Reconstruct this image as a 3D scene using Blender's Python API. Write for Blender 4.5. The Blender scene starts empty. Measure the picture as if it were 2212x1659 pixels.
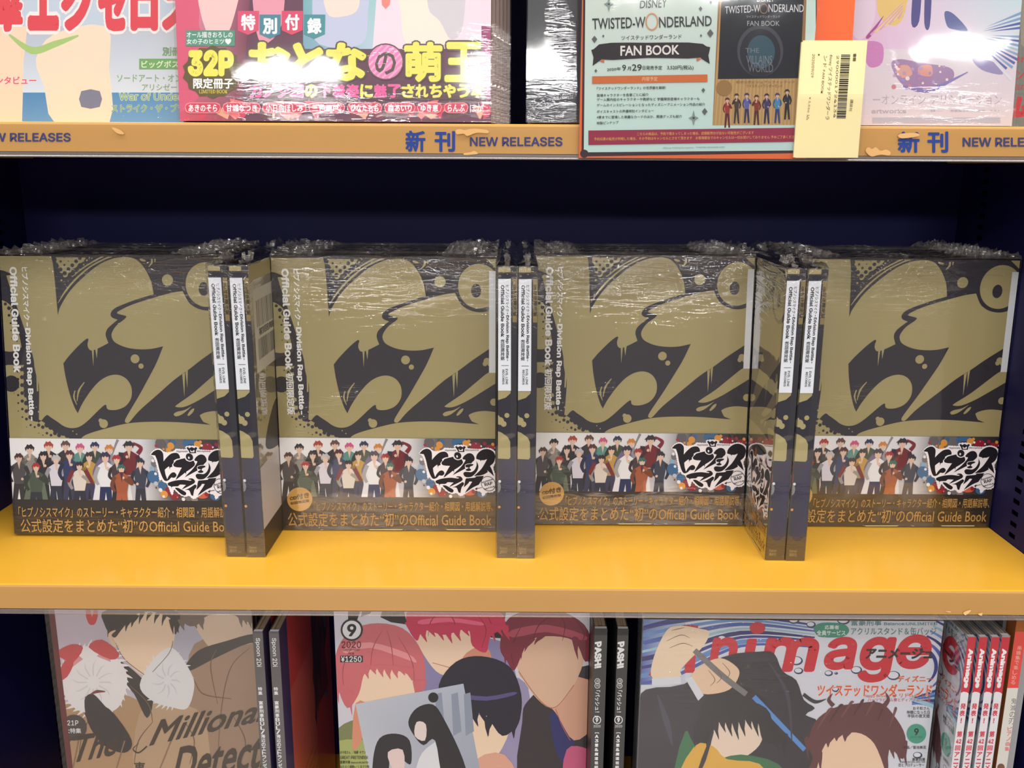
import bpy, math, random
from mathutils import Vector, Matrix
from mathutils.geometry import tessellate_polygon
PI = math.pi
random.seed(7)
SC = bpy.context.scene
COL = SC.collection
EYE = 1.45                      # camera height above the floor

# ------------------------------------------------------------------ camera
F, PITCH, ROLL, YAW = 1992.08, 0.23066, 0.00534, -0.00276
cp, sp = math.cos(PITCH), math.sin(PITCH)
FW = Vector((math.sin(YAW) * cp, math.cos(YAW) * cp, -sp))
R0 = FW.cross(Vector((0, 0, 1))).normalized()
U0 = R0.cross(FW)
RT = math.cos(ROLL) * R0 + math.sin(ROLL) * U0
UP = -math.sin(ROLL) * R0 + math.cos(ROLL) * U0
cd = bpy.data.cameras.new('camera')
cd.sensor_width = 36; cd.lens = F * 36 / 2212; cd.clip_start = 0.02
cam = bpy.data.objects.new('camera', cd)
M = Matrix((RT, UP, -FW)).transposed().to_4x4()
M.translation = Vector((0, 0, EYE))
cam.matrix_world = M
COL.objects.link(cam); SC.camera = cam

# ------------------------------------------------------------------ world, lamps, exposure
w = bpy.data.worlds.new('shop'); SC.world = w; w.use_nodes = True
bg = w.node_tree.nodes['Background']
bg.inputs[0].default_value = (0.60, 0.58, 0.60, 1); bg.inputs[1].default_value = 0.33
def lamp(name, x, y, z, sx, sy, power, col=(1, .93, .86), tilt=0, spread=PI):
    l = bpy.data.lights.new(name, 'AREA'); l.shape = 'RECTANGLE'; l.size = sx; l.size_y = sy
    l.energy = power; l.color = col; l.spread = spread
    o = bpy.data.objects.new(name, l); o.location = (x, y, EYE + z); o.rotation_euler = (tilt, 0, 0)
    COL.objects.link(o); return o
# the shop's ceiling panels over the aisle and further back
lamp('ceiling_lamp', 0.15, -0.85, 1.22, 2.6, 0.40, 26, (1, .97, .94))
lamp('ceiling_lamp', 0.0, 0.22, 1.22, 3.0, 0.40, 26, (1, .97, .94))
for lx, ly, ls, lt, lp in ((-1.06, -3.0, .42, .18, 16), (-.17, -3.0, .16, .55, 12), (.20, -3.0, .30, .50, 26), (2.10, -3.0, .36, .22, 18), (-3.4, -3.0, .6, .6, 50), (-1.2, -5.2, 1.1, .6, 170), (1.2, -5.2, 1.1, .6, 170)):
    lamp('ceiling_lamp', lx, ly, 1.22, ls, lt, lp, (1, .985, .97))
SC.view_settings.view_transform = 'Standard'; SC.view_settings.look = 'None'
SC.view_settings.gamma = 1; SC.view_settings.use_curve_mapping = False
SC.view_settings.exposure = 0.0

# ------------------------------------------------------------------ helpers
def lin(c):
    return tuple(((v / 255) / 12.92 if v / 255 <= 0.04045 else ((v / 255 + 0.055) / 1.055) ** 2.4) for v in c[:3])
def tag(o, label=None, cat=None, group=None, kind=None):
    for k, v in (('label', label), ('category', cat), ('group', group), ('kind', kind)):
        if v: o[k] = v
    return o
def obj(name, mesh, parent=None, mat=None):
    o = bpy.data.objects.new(name, mesh); COL.objects.link(o)
    if parent: o.parent = parent
    if mat and not mesh.materials: mesh.materials.append(mat)
    return o
def empty(name, loc, rot=(0, 0, 0)):
    o = bpy.data.objects.new(name, None); o.empty_display_size = .02
    o.location = (loc[0], loc[1], EYE + loc[2]); o.rotation_euler = rot
    COL.objects.link(o); return o
def dup(root, loc, rot, label=None, group=None, skip=()):
    r = root.copy(); COL.objects.link(r)
    r.location = (loc[0], loc[1], EYE + loc[2]); r.rotation_euler = rot
    if label: r['label'] = label
    if group: r['group'] = group
    for c in [o for o in root.children]:
        if c.name.split('.')[0] in skip: continue
        d = c.copy(); COL.objects.link(d); d.parent = r
        for g in c.children:
            e = g.copy(); COL.objects.link(e); e.parent = d
    return r
class MB:
    def __init__(s): s.v = []; s.f = []; s.mi = []
    def box(s, x0, y0, z0, x1, y1, z1, m=0):
        b = len(s.v)
        s.v += [(x, y, z) for z in (z0, z1) for y in (y0, y1) for x in (x0, x1)]
        for q in ((0, 2, 3, 1), (4, 5, 7, 6), (0, 1, 5, 4), (2, 6, 7, 3), (0, 4, 6, 2), (1, 3, 7, 5)):
            s.f.append(tuple(b + i for i in q)); s.mi.append(m)
        return s
    def quad(s, *p, m=0):
        b = len(s.v); s.v += [tuple(q) for q in p]; s.f.append(tuple(range(b, b + len(p)))); s.mi.append(m); return s
    def prism(s, prof, x0, x1, m=0, axis='x'):     # profile of (y, z) swept along x
        b = len(s.v); n = len(prof)
        for x in (x0, x1): s.v += [(x, p[0], p[1]) if axis == 'x' else (p[0], p[1], x) for p in prof]
        for i in range(n):
            j = (i + 1) % n; s.f.append((b + i, b + n + i, b + n + j, b + j)); s.mi.append(m)
        s.f.append(tuple(b + i for i in range(n))); s.mi.append(m)
        s.f.append(tuple(b + n + i for i in reversed(range(n)))); s.mi.append(m)
        return s
    def mesh(s, name, mats, bevel=0):
        me = bpy.data.meshes.new(name); me.from_pydata(s.v, [], s.f)
        for m in mats: me.materials.append(m)
        for p, i in zip(me.polygons, s.mi): p.material_index = i
        me.update()
        import bmesh
        bm = bmesh.new(); bm.from_mesh(me)
        bmesh.ops.recalc_face_normals(bm, faces=bm.faces)
        if bevel:
            bmesh.ops.bevel(bm, geom=[e for e in bm.edges if len(e.link_faces) == 2], offset=bevel, segments=2, affect='EDGES', clamp_overlap=True)
        bm.to_mesh(me); bm.free()
        return me

# ------------------------------------------------------------------ materials
def mat(name, col, rough=.5, metal=0, spec=.5, coat=0, var=0, scale=30, bump=0, bscale=200, stretch=(1, 1, 1)):
    m = bpy.data.materials.new(name); m.use_nodes = True; nt = m.node_tree
    b = nt.nodes['Principled BSDF']; c = (*lin(col), 1)
    b.inputs['Base Color'].default_value = c; b.inputs['Roughness'].default_value = rough
    b.inputs['Metallic'].default_value = metal; b.inputs['Specular IOR Level'].default_value = spec
    b.inputs['Coat Weight'].default_value = coat; b.inputs['Coat Roughness'].default_value = .06
    tc = nt.nodes.new('ShaderNodeTexCoord'); mp = nt.nodes.new('ShaderNodeMapping'); mp.inputs['Scale'].default_value = stretch
    nt.links.new(tc.outputs['Object'], mp.inputs[0])
    if var:
        n = nt.nodes.new('ShaderNodeTexNoise'); n.inputs['Scale'].default_value = scale; n.inputs['Detail'].default_value = 6
        nt.links.new(mp.outputs[0], n.inputs['Vector'])
        x = nt.nodes.new('ShaderNodeMix'); x.data_type = 'RGBA'
        x.inputs[6].default_value = tuple(v * (1 - var) for v in c[:3]) + (1,)
        x.inputs[7].default_value = tuple(min(1, v * (1 + var)) for v in c[:3]) + (1,)
        nt.links.new(n.outputs['Fac'], x.inputs[0]); nt.links.new(x.outputs[2], b.inputs['Base Color'])
    if bump:
        n = nt.nodes.new('ShaderNodeTexNoise'); n.inputs['Scale'].default_value = bscale; n.inputs['Detail'].default_value = 3
        nt.links.new(mp.outputs[0], n.inputs['Vector'])
        bp = nt.nodes.new('ShaderNodeBump'); bp.inputs['Strength'].default_value = 1; bp.inputs['Distance'].default_value = bump
        nt.links.new(n.outputs['Fac'], bp.inputs['Height']); nt.links.new(bp.outputs[0], b.inputs['Normal'])
        nt.links.new(bp.outputs[0], b.inputs['Coat Normal'])
    return m
def print_mat(name, rough, coat, bump=0, bscale=30, spec=.5, crough=.05):
    m = mat(name, (200, 200, 200), rough, coat=coat, bump=bump, bscale=bscale, spec=spec); nt = m.node_tree
    b = nt.nodes['Principled BSDF']; b.inputs['Coat Roughness'].default_value = crough
    a = nt.nodes.new('ShaderNodeAttribute'); a.attribute_name = 'ink'
    nt.links.new(a.outputs['Color'], b.inputs['Base Color']); nt.links.new(a.outputs['Alpha'], b.inputs['Metallic'])
    return m
PR = print_mat('printed_card', .42, .0, spec=.35)
PG = print_mat('printed_gloss_cover', .40, .55, bump=.0004, bscale=9)
PP = print_mat('printed_paper', .6, 0, spec=.2)
def film_mat(name, fac, base, bump, streak, rough=.05, tint=(1, 1, 1), haze=0):
    m = bpy.data.materials.new(name); m.use_nodes = True; nt = m.node_tree; N = nt.nodes; L = nt.links
    N.clear(); out = N.new('ShaderNodeOutputMaterial'); mx = N.new('ShaderNodeMixShader')
    tr = N.new('ShaderNodeBsdfTransparent'); tr.inputs[0].default_value = (*tint, 1)
    gl = N.new('ShaderNodeBsdfGlossy'); gl.inputs['Roughness'].default_value = rough; gl.inputs[0].default_value = (1, 1, 1, 1)
    tc = N.new('ShaderNodeTexCoord')
    def noise(scale, sx, sy, sz, detail=3, ridged=False, rot=0):
        mp = N.new('ShaderNodeMapping'); mp.inputs['Scale'].default_value = (sx, sy, sz); mp.inputs['Rotation'].default_value = (0, rot, 0)
        n = N.new('ShaderNodeTexNoise'); n.inputs['Scale'].default_value = scale; n.inputs['Detail'].default_value = detail
        n.inputs['Distortion'].default_value = .6
        L.new(tc.outputs['Object'], mp.inputs[0]); L.new(mp.outputs[0], n.inputs['Vector']); return n.outputs['Fac']
    def mth(op, a, b=None, c=None):
        n = N.new('ShaderNodeMath'); n.operation = op
        for i, v in enumerate((a, b, c)):
            if v is None: continue
            if isinstance(v, (int, float)): n.inputs[i].default_value = v
            else: L.new(v, n.inputs[i])
        return n.outputs[0]
    soft = noise(7, 1, 1, 1.0, 3)
    crink = noise(1, 26, 60, 190, 4, rot=.12)
    mask = mth('GREATER_THAN', 1, 0)
    sm = N.new('ShaderNodeMapRange'); sm.inputs['From Min'].default_value = .54; sm.inputs['From Max'].default_value = .68
    L.new(noise(6, 1, 1, 1.7, 2), sm.inputs['Value'])
    sp_ = N.new('ShaderNodeSeparateXYZ'); L.new(tc.outputs['Object'], sp_.inputs[0])
    up = N.new('ShaderNodeMapRange'); up.inputs['From Min'].default_value = .17; up.inputs['From Max'].default_value = .262
    L.new(sp_.outputs['Z'], up.inputs['Value'])
    dn = N.new('ShaderNodeMapRange'); dn.inputs['From Min'].default_value = .035; dn.inputs['From Max'].default_value = .0
    L.new(sp_.outputs['Z'], dn.inputs['Value'])
    k = mth('ADD', mth('MULTIPLY', sm.outputs[0], .55), mth('ADD', mth('POWER', up.outputs[0], 2.0), mth('MULTIPLY', dn.outputs[0], .35)))
    k = mth('MINIMUM', k, 1.2)
    fold = mth('POWER', mth('SUBTRACT', 1, mth('ABSOLUTE', mth('MULTIPLY_ADD', crink, 4, -2))), 3)
    h = mth('ADD', mth('MULTIPLY', soft, bump), mth('MULTIPLY', mth('MULTIPLY', k, fold), streak))
    bp = N.new('ShaderNodeBump'); bp.inputs['Strength'].default_value = 1; bp.inputs['Distance'].default_value = 1
    L.new(h, bp.inputs['Height']); L.new(bp.outputs[0], gl.inputs['Normal'])
    fr = N.new('ShaderNodeFresnel')
    gm = N.new('ShaderNodeNewGeometry'); L.new(mth('MULTIPLY_ADD', gm.outputs['Backfacing'], 1 / 1.5 - 1.5, 1.5), fr.inputs['IOR'])   # thin sheet: the same from both sides
    L.new(bp.outputs[0], fr.inputs['Normal'])
    fc = mth('MINIMUM', mth('MULTIPLY_ADD', fr.outputs[0], fac, base), 1)
    if haze:
        df = N.new('ShaderNodeBsdfTranslucent'); df.inputs[0].default_value = (.78, .74, .70, 1); d2 = N.new('ShaderNodeBsdfDiffuse'); d2.inputs[0].default_value = (.62, .58, .54, 1)
        ma = N.new('ShaderNodeAddShader'); L.new(df.outputs[0], ma.inputs[0]); L.new(d2.outputs[0], ma.inputs[1])
        mh = N.new('ShaderNodeMixShader'); mh.inputs[0].default_value = haze; L.new(tr.outputs[0], mh.inputs[1]); L.new(ma.outputs[0], mh.inputs[2])
        tr = mh
    L.new(fc, mx.inputs[0]); L.new(tr.outputs[0], mx.inputs[1]); L.new(gl.outputs[0], mx.inputs[2]); L.new(mx.outputs[0], out.inputs[0])
    return m
FILM = film_mat('shrink_film', 2.3, .01, .0035, .0005)
FILMTOP = film_mat('crumpled_film', 1.6, .16, .004, .0006, .12, (.85, .83, .80), haze=.16)
CLEAR = film_mat('clear_plastic', 1.0, .01, .0012, .00003, .05)
RAILM = film_mat('label_rail_plastic', 1.2, .05, .0004, .0, .15, (.90, .87, .90), haze=.10)
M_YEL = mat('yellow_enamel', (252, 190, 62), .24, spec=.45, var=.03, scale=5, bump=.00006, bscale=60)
M_LIP = mat('shaded_yellow_enamel', (198, 150, 84), .45, spec=.3, var=.03, scale=8)  # shelf yellow with the upright face's weaker light put into the colour
M_NAVY = mat('navy_enamel', (21, 21, 78), .55, spec=.25, var=.04, scale=20)
M_DARK = mat('black_void', (8, 8, 12), .8, spec=.1)
M_BODY = mat('navy_black_board', (40, 37, 46), .4, var=.1, scale=60)
M_PAGES = mat('page_edges', (196, 172, 142), .8, spec=.1, var=.22, scale=1, stretch=(900, 8, 8))
M_PAGESG = mat('grey_page_edges', (176, 168, 156), .8, spec=.1, var=.22, scale=1, stretch=(900, 8, 8))
M_WHITE = mat('white_gloss_label', (236, 240, 246), .35, var=.01)
M_YSLIP = mat('yellow_slip_paper', (252, 238, 182), .7, spec=.2, var=.02, scale=9)
M_ORANGE = mat('orange_card', (236, 98, 30), .5, var=.03, scale=14)
M_BLACKG = mat('black_gloss_cover', (30, 32, 40), .35, var=.05, scale=10)
M_GREY = mat('dark_grey_card', (62, 58, 60), .5, var=.05)
M_FLOOR = mat('vinyl_floor', (150, 138, 122), .4, var=.08, scale=3)
# ------------------------------------------------------------------ printed artwork as flat inked shapes
def place_matrix(x, y, z, yaw=0, lean=0):
    return Matrix.Translation((x, y, z)) @ Matrix.Rotation(yaw, 4, 'Z') @ Matrix.Rotation(-lean, 4, 'X')
def mapper(Mx, region=(0, 0), scale=1.0):
    """photo measurements -> millimetric coordinates on the sheet whose lower left corner and tilt are given by Mx"""
    inv = Mx.inverted(); o = inv @ Vector((0, 0, 0))
    def f(u, v):
        px, py = region[0] + u / scale, region[1] + v / scale
        d = FW + RT * ((px - 1106) / F) - UP * ((py - 829.5) / F)
        dl = inv.to_3x3() @ d
        t = -o.y / dl.y
        q = o + dl * t
        return (q.x, q.z)
    return f
GL = {}
import os
FONTS = {'b': None, 'i': None}
try:                                                               # Blender's own bundled grotesque, else its built-in font
    FONTS['i'] = bpy.data.fonts.load(os.path.join(bpy.utils.resource_path('LOCAL'), 'datafiles', 'fonts', 'Inter.woff2'))
except Exception:
    pass
FACE = ['i']
def glyphs(s, bold, res=2):
    """outline of s filled with triangles; bold thickens it by a band along every edge"""
    k = (s, bold, FACE[0])
    if k not in GL:
        if bold:
            vs, ts = glyphs(s, 0); vs = list(vs); ts = list(ts); cnt = {}
            for t in ts:
                for a, b in ((t[0], t[1]), (t[1], t[2]), (t[2], t[0])):
                    cnt[(min(a, b), max(a, b))] = cnt.get((min(a, b), max(a, b)), 0) + 1
            seen = set()
            for (a, b), n in cnt.items():
                if n != 1: continue
                A, B = vs[a], vs[b]; dx, dy = B[0] - A[0], B[1] - A[1]; d = math.hypot(dx, dy)
                if d < 1e-6: continue
                nx, ny = -dy / d * bold, dx / d * bold; m = len(vs)
                vs += [(A[0] + nx, A[1] + ny), (B[0] + nx, B[1] + ny), (B[0] - nx, B[1] - ny), (A[0] - nx, A[1] - ny)]
                ts += [(m, m + 1, m + 2), (m, m + 2, m + 3)]
                for q in (a, b):
                    if q in seen: continue
                    seen.add(q); m = len(vs); h = bold
                    vs += [(vs[q][0] + h * math.cos(c), vs[q][1] + h * math.sin(c)) for c in (PI / 6 * e for e in (1, 3, 5, 7, 9, 11))]
                    ts += [(m, m + 1, m + 2), (m, m + 2, m + 3), (m, m + 3, m + 4), (m, m + 4, m + 5)]
            GL[k] = (vs, ts)
        else:
            runs = []
            for ch in s:
                lat = ord(ch) < 256
                if runs and runs[-1][0] == lat: runs[-1][1] += ch
                else: runs.append([lat, ch])
            if len(runs) > 1 and FACE[0] == 'i':
                vs, ts, x = [], [], 0
                for lat, r in runs:
                    lead = len(r) - len(r.lstrip(' ')); tail = len(r) - len(r.rstrip(' ')); r = r.strip(' ')
                    x += .27 * lead
                    if r:
                        v, t = glyphs(r, 0); x0 = min(p[0] for p in v); m = len(vs)
                        vs += [(p[0] - x0 + x, p[1]) for p in v]; ts += [tuple(q + m for q in f) for f in t]
                        x = max(p[0] for p in vs) + .07
                    x += .27 * tail
                GL[k] = (vs, ts)
                return GL[k]
            c = bpy.data.curves.new('lettering', 'FONT'); c.body = s; c.resolution_u = 3 if runs and runs[0][0] else res
            if runs and runs[0][0] and FONTS[FACE[0]]: c.font = FONTS[FACE[0]]
            o = bpy.data.objects.new('lettering', c); me = o.to_mesh(); me.calc_loop_triangles()
            # weld so that only true outline edges stay single
            idx = {}; mp = []; vs = []
            for v in me.vertices:
                q = (round(v.co.x, 5), round(v.co.y, 5))
                if q not in idx: idx[q] = len(vs); vs.append(q)
                mp.append(idx[q])
            ts = [tuple(mp[i] for i in t.vertices) for t in me.loop_triangles]; ts = [t for t in ts if len(set(t)) == 3]
            o.to_mesh_clear(); bpy.data.objects.remove(o); bpy.data.curves.remove(c)
            GL[k] = (vs, ts)
    return GL[k]
def spline(pts, n=5, closed=True):
    """Catmull-Rom; a point given with a third value 1 is a sharp corner"""
    out = []; N_ = len(pts)
    rng = range(N_) if closed else range(N_ - 1)
    for i in rng:
        p1, p2 = pts[i], pts[(i + 1) % N_]
        p0 = pts[i - 1] if (closed or i > 0) else p1
        p3 = pts[(i + 2) % N_] if (closed or i + 2 < N_) else p2
        if len(p1) > 2: p0 = (2 * p1[0] - p2[0], 2 * p1[1] - p2[1])
        if len(p2) > 2: p3 = (2 * p2[0] - p1[0], 2 * p2[1] - p1[1])
        for j in range(n):
            t = j / n
            out.append(tuple(.5 * (2 * p1[k] + (p2[k] - p0[k]) * t + (2 * p0[k] - 5 * p1[k] + 4 * p2[k] - p3[k]) * t * t + (3 * p1[k] - p0[k] - 3 * p2[k] + p3[k]) * t ** 3) for k in (0, 1)))
    if not closed: out.append(tuple(pts[-1][:2]))
    return out
class Art:
    STEP = 3.2e-6
    def __init__(s, w, h, f=None, off=.0001, gain=1.0, rect=None):
        s.w, s.h, s.f, s.off, s.gain = w, h, f, off, gain
        s.rect = rect or (0, 0, w, h); s.v = []; s.c = []; s.L = 0; s.J = 0; s.pend = 0; s.dz = 0   # flat triangle soup
    def col(s, c, metal=0):
        l = lin(c); return tuple(min(.95, v * s.gain) for v in l) + (metal,)
    def tri(s, P, C):
        """P: three local (a, b); C: three inks; clipped to the sheet"""
        poly = list(zip(P, C)); x0, y0, x1, y1 = s.rect
        for ax, lim, sg in ((0, x0, 1), (0, x1, -1), (1, y0, 1), (1, y1, -1)):
            if not poly: return
            ins = [(p[0][ax] - lim) * sg >= 0 for p in poly]
            if all(ins): continue
            new = []
            for i in range(len(poly)):
                a, b = poly[i - 1], poly[i]; ia, ib = ins[i - 1], ins[i]
                if ia != ib:
                    t = (lim - a[0][ax]) / (b[0][ax] - a[0][ax])
                    new.append((tuple(a[0][k] + t * (b[0][k] - a[0][k]) for k in (0, 1)), tuple(a[1][k] + t * (b[1][k] - a[1][k]) for k in range(4))))
                if ib: new.append(b)
            poly = new
        for i in range(1, len(poly) - 1):
            tr = (poly[0], poly[i], poly[i + 1])
            A = (tr[1][0][0] - tr[0][0][0]) * (tr[2][0][1] - tr[0][0][1]) - (tr[2][0][0] - tr[0][0][0]) * (tr[1][0][1] - tr[0][0][1])
            if abs(A) < 1e-12: continue
            if A < 0: tr = (tr[0], tr[2], tr[1])
            for p, c in tr: s.v.append((p[0], p[1], s.off + s.L * s.STEP + s.dz)); s.c.append(c)
    def flush(s): s.L = max(s.L, s.pend)
    def fill(s, c, metal=0):
        k = s.col(c, metal); x0, y0, x1, y1 = s.rect
        s.tri(((x0, y0), (x1, y0), (x1, y1)), (k,) * 3); s.tri(((x0, y0), (x1, y1), (x0, y1)), (k,) * 3); s.L += 1
    def poly(s, pts, c, metal=0, smooth=0, holes=(), raw=False, keep=False):
        if smooth: pts = spline(pts, smooth)
        if keep: s.J += 1; s.dz = (s.J % 12) * 1e-6; s.kp = True
        else: s.flush()
        q = [s.f(*p[:2]) if not raw else p[:2] for p in pts]
        hs = [[s.f(*p[:2]) for p in h] for h in holes]
        allp = q + [p for h in hs for p in h]
        k = s.col(c, metal)
        for t in tessellate_polygon([[Vector((*p, 0)) for p in q]] + [[Vector((*p, 0)) for p in h] for h in hs]):
            s.tri([allp[i] for i in t], (k,) * 3)
        s.dz = 0
        if keep: s.pend = max(s.pend, s.L + 5)
        else: s.L += 1
    def rect_(s, u0, v0, u1, v1, c, metal=0): s.poly([(u0, v0), (u1, v0), (u1, v1), (u0, v1)], c, metal)
    def grad(s, q, cs):                                            # quad TL TR BR BL with a printed colour blend
        s.flush()
        p = [s.f(*x) for x in q]; k = [s.col(c) for c in cs]
        s.tri((p[0], p[1], p[2]), (k[0], k[1], k[2])); s.tri((p[0], p[2], p[3]), (k[0], k[2], k[3])); s.L += 1
    def circle(s, u, v, r, c, metal=0, ry=None, n=24, rot=0, keep=False):
        ry = ry or r; ca, sa = math.cos(rot), math.sin(rot)
        s.poly([(u + r * math.cos(a) * ca - ry * math.sin(a) * sa, v + r * math.cos(a) * sa + ry * math.sin(a) * ca) for a in [2 * PI * i / n for i in range(n)]], c, metal, keep=keep)
    def ring(s, u, v, r, wd, c, ry=None):
        ry = ry or r; n = 32; o = [(u + r * math.cos(2 * PI * i / n), v + ry * math.sin(2 * PI * i / n)) for i in range(n)]
        i_ = [(u + (r - wd) * math.cos(2 * PI * i / n), v + (ry - wd) * math.sin(2 * PI * i / n)) for i in range(n)]
        for i in range(n):
            j = (i + 1) % n; s.poly([o[i], o[j], i_[j], i_[i]], c, keep=True)
        s.L += 1
    def stroke(s, pts, wd, c, metal=0, n=6, smooth=True):
        """brush line through pts; wd a number or list of widths"""
        W_ = wd if isinstance(wd, (list, tuple)) else [wd] * len(pts)
        P = spline(pts, n, False) if smooth else [p[:2] for p in pts]
        m = len(P); ws = []
        for i in range(m):
            t = i / max(1, m - 1) * (len(W_) - 1); a = int(min(t, len(W_) - 2)) if len(W_) > 1 else 0
            ws.append(W_[a] + (W_[min(a + 1, len(W_) - 1)] - W_[a]) * (t - a))
        lft, rgt = [], []
        for i in range(m):
            a, b = P[max(0, i - 1)], P[min(m - 1, i + 1)]; dx, dy = b[0] - a[0], b[1] - a[1]; d = math.hypot(dx, dy) or 1
            nx, ny = -dy / d * ws[i] / 2, dx / d * ws[i] / 2
            lft.append((P[i][0] + nx, P[i][1] + ny)); rgt.append((P[i][0] - nx, P[i][1] - ny))
        for i in range(m - 1): s.poly([lft[i], lft[i + 1], rgt[i + 1], rgt[i]], c, metal, keep=True)
        s.L += 1
    def text(s, t, box, c, bold=.02, metal=0, rot=0, shear=0, outline=None, quad=None, raise_=True):
        """t set to fill box (u0,v0,u1,v1) or quad (TL,TR,BR,BL); rot=90 reads downwards"""
        vs, ts = glyphs(t, bold)
        if not vs: return
        base = glyphs(t, 0)[0]
        xs = [p[0] for p in base]; ys = [p[1] for p in base]
        x0, x1, y0, y1 = min(xs) - bold, max(xs) + bold, min(ys) - bold, max(ys) + bold
        if shear: x1 += shear * (y1 - y0)
        if quad is None:
            u0, v0, u1, v1 = box; quad = [(u0, v0), (u1, v0), (u1, v1), (u0, v1)]
        def mp(x, y):
            x = x + shear * (y - y0); a = (x - x0) / (x1 - x0 or 1); b = (y1 - y) / (y1 - y0 or 1)
            if rot == 90: a, b = 1 - b, a
            A = [(quad[0][i] * (1 - a) + quad[1][i] * a) * (1 - b) + (quad[3][i] * (1 - a) + quad[2][i] * a) * b for i in (0, 1)]
            return s.f(*A)
        def put(vs_, ts_, c_):
            q = [mp(*p) for p in vs_]; nb = len(ts)
            for i, tr in enumerate(ts_):
                s.dz = 0 if i < nb else (1 + (i - nb) // 2 % 23) * 1e-6
                s.tri([q[i_] for i_ in tr], (c_,) * 3)
            s.dz = 0
        ts = glyphs(t, 0)[1]
        if outline:
            put(*glyphs(t, bold + outline[1]), s.col(outline[0])); s.L += 9
        put(*glyphs(t, bold), s.col(c, metal)); s.pend = max(s.pend, s.L + (9 if bold else 1))
        if outline: s.L -= 9
    def bangs(s, p0, p1, n, ln, c, dx=0, sag=0, w=1.25):              # a row of pointed locks hanging from a line
        for i in range(n):
            t = (i + .5) / n; x = p0[0] + (p1[0] - p0[0]) * t; y = p0[1] + (p1[1] - p0[1]) * t + sag * math.sin(PI * t)
            h = abs(p1[0] - p0[0]) / n * w / 2; l = ln * (.65 + .5 * abs(math.sin(i * 2.3 + 1)))
            s.poly([(x - h, y), (x + h, y), (x + dx + h * .2, y + l * .6), (x + dx * 1.6, y + l)], c, smooth=2)
    def tuft(s, cx, cy, rx, ry, n, ln, c, w=7, a0=0, a1=2 * PI):      # fur locks radiating from an oval
        for i in range(n):
            an = a0 + (a1 - a0) * i / n; l = ln * (.7 + .5 * abs(math.sin(i * 1.9)))
            x, y = cx + rx * math.cos(an), cy + ry * math.sin(an)
            s.stroke([(cx + rx * .4 * math.cos(an), cy + ry * .4 * math.sin(an)), (x, y), (x + l * math.cos(an + .5), y + l * math.sin(an + .5))], [w, w, .5], c, n=3)
    def column(s, t, u0, v0, u1, v1, c, bold=.02, lean=0):          # upright characters set one under another
        n = len(t); h = (v1 - v0) / n
        for i, ch in enumerate(t):
            if ch == ' ': continue
            d = lean * i
            if ch in 'ー-': s.text('|', (u0 + d + (u1 - u0) * .42, v0 + i * h + h * .08, u0 + d + (u1 - u0) * .58, v0 + (i + .92) * h), c, bold); continue
            s.text(ch, (u0 + d, v0 + i * h + h * .07, u1 + d, v0 + (i + .93) * h), c, bold)
    def mesh(s, name, mat_, face='front', W=0, T=0):
        def P(a, b, o):
            return {'front': (a, -o, b), 'spine': (W + o, a, b), 'back': (W - a, T + o, b)}[face]
        me = bpy.data.meshes.new(name)
        me.from_pydata([P(*p) for p in s.v], [], [(i, i + 1, i + 2) for i in range(0, len(s.v), 3)])
        at = me.color_attributes.new('ink', 'FLOAT_COLOR', 'POINT')
        flat = [x for c in s.c for x in c]
        at.data.foreach_set('color', flat)
        me.materials.append(mat_); me.update()
        return me
# ------------------------------------------------------------------ measurements of the unit
Z_MID, Z_TOP, Z_LOW = -.3416, .0314, -.697
Y_F, Y_B, X_L, X_R = .7101, .990, -.5205, .4668
LIP = .0215

# ------------------------------------------------------------------ bookcase
floor = obj('floor', MB().box(-3, -3.6, -.02, 3, 1.1, 0).mesh('floor', [M_FLOOR])); tag(floor, kind='structure')
wb = obj('wall_back', MB().box(-3, 1.04, 0, 3, 1.1, 2.8).mesh('wall_back', [mat('plaster', (200, 196, 190), .8)])); tag(wb, kind='structure')
cl_ = obj('ceiling', MB().box(-3, -3.6, 2.8, 3, 1.1, 2.84).mesh('ceiling', [mat('ceiling_board', (214, 212, 208), .8)])); tag(cl_, kind='structure')
case = empty('bookcase', (0, .85, -EYE + .02)); tag(case, 'navy bookcase with yellow metal shelves and white price rails holding all the books', 'bookcase')
CZ = EYE - .02; CY = .85
def part(name, mb, mats, parent=case, bevel=0):
    o = obj(name, mb.mesh(name, mats, bevel), parent)
    if parent is case: o.location = (0, -CY, CZ)
    return o
part('back_panel', MB().box(X_L - .02, Y_B, Z_LOW - .55, X_R + .02, Y_B + .018, .62), [M_NAVY])
def side(x, sgn):
    # inner skin with two columns of slots, dark channel behind it
    m = MB(); ys = [Y_F + .012, .8052, .8158, .9335, .9441, Y_B]; z0 = Z_LOW - .55; z1 = .62
    zs = [z0]; z = -.3354 - .0111 * 60
    while z < z1 - .02:
        zs += [z, z + .0044]; z += .0111
    zs.append(z1)
    for j in range(len(zs) - 1):
        for i in range(5):
            if j % 2 == 1 and i in (1, 3): continue
            q = [(x, ys[i], zs[j]), (x, ys[i + 1], zs[j]), (x, ys[i + 1], zs[j + 1]), (x, ys[i], zs[j + 1])]
            if i in (0, 2, 4) and j > 0: continue
            if i in (0, 2, 4): q = [(x, ys[i], z0), (x, ys[i + 1], z0), (x, ys[i + 1], z1), (x, ys[i], z1)]
            m.quad(*q)
    xo = x + sgn * .02
    m.quad((x, ys[0], z0), (xo, ys[0], z0), (xo, ys[0], z1), (x, ys[0], z1))
    sp_ = part('side_panel', m, [M_NAVY])
    ch = obj('slot_channel', MB().box(min(x + sgn * .004, xo), ys[0] + .002, z0, max(x + sgn * .004, xo), Y_B, z1).mesh('slot_channel', [M_DARK]), sp_)
side(X_R, 1); side(X_L, -1)
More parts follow.
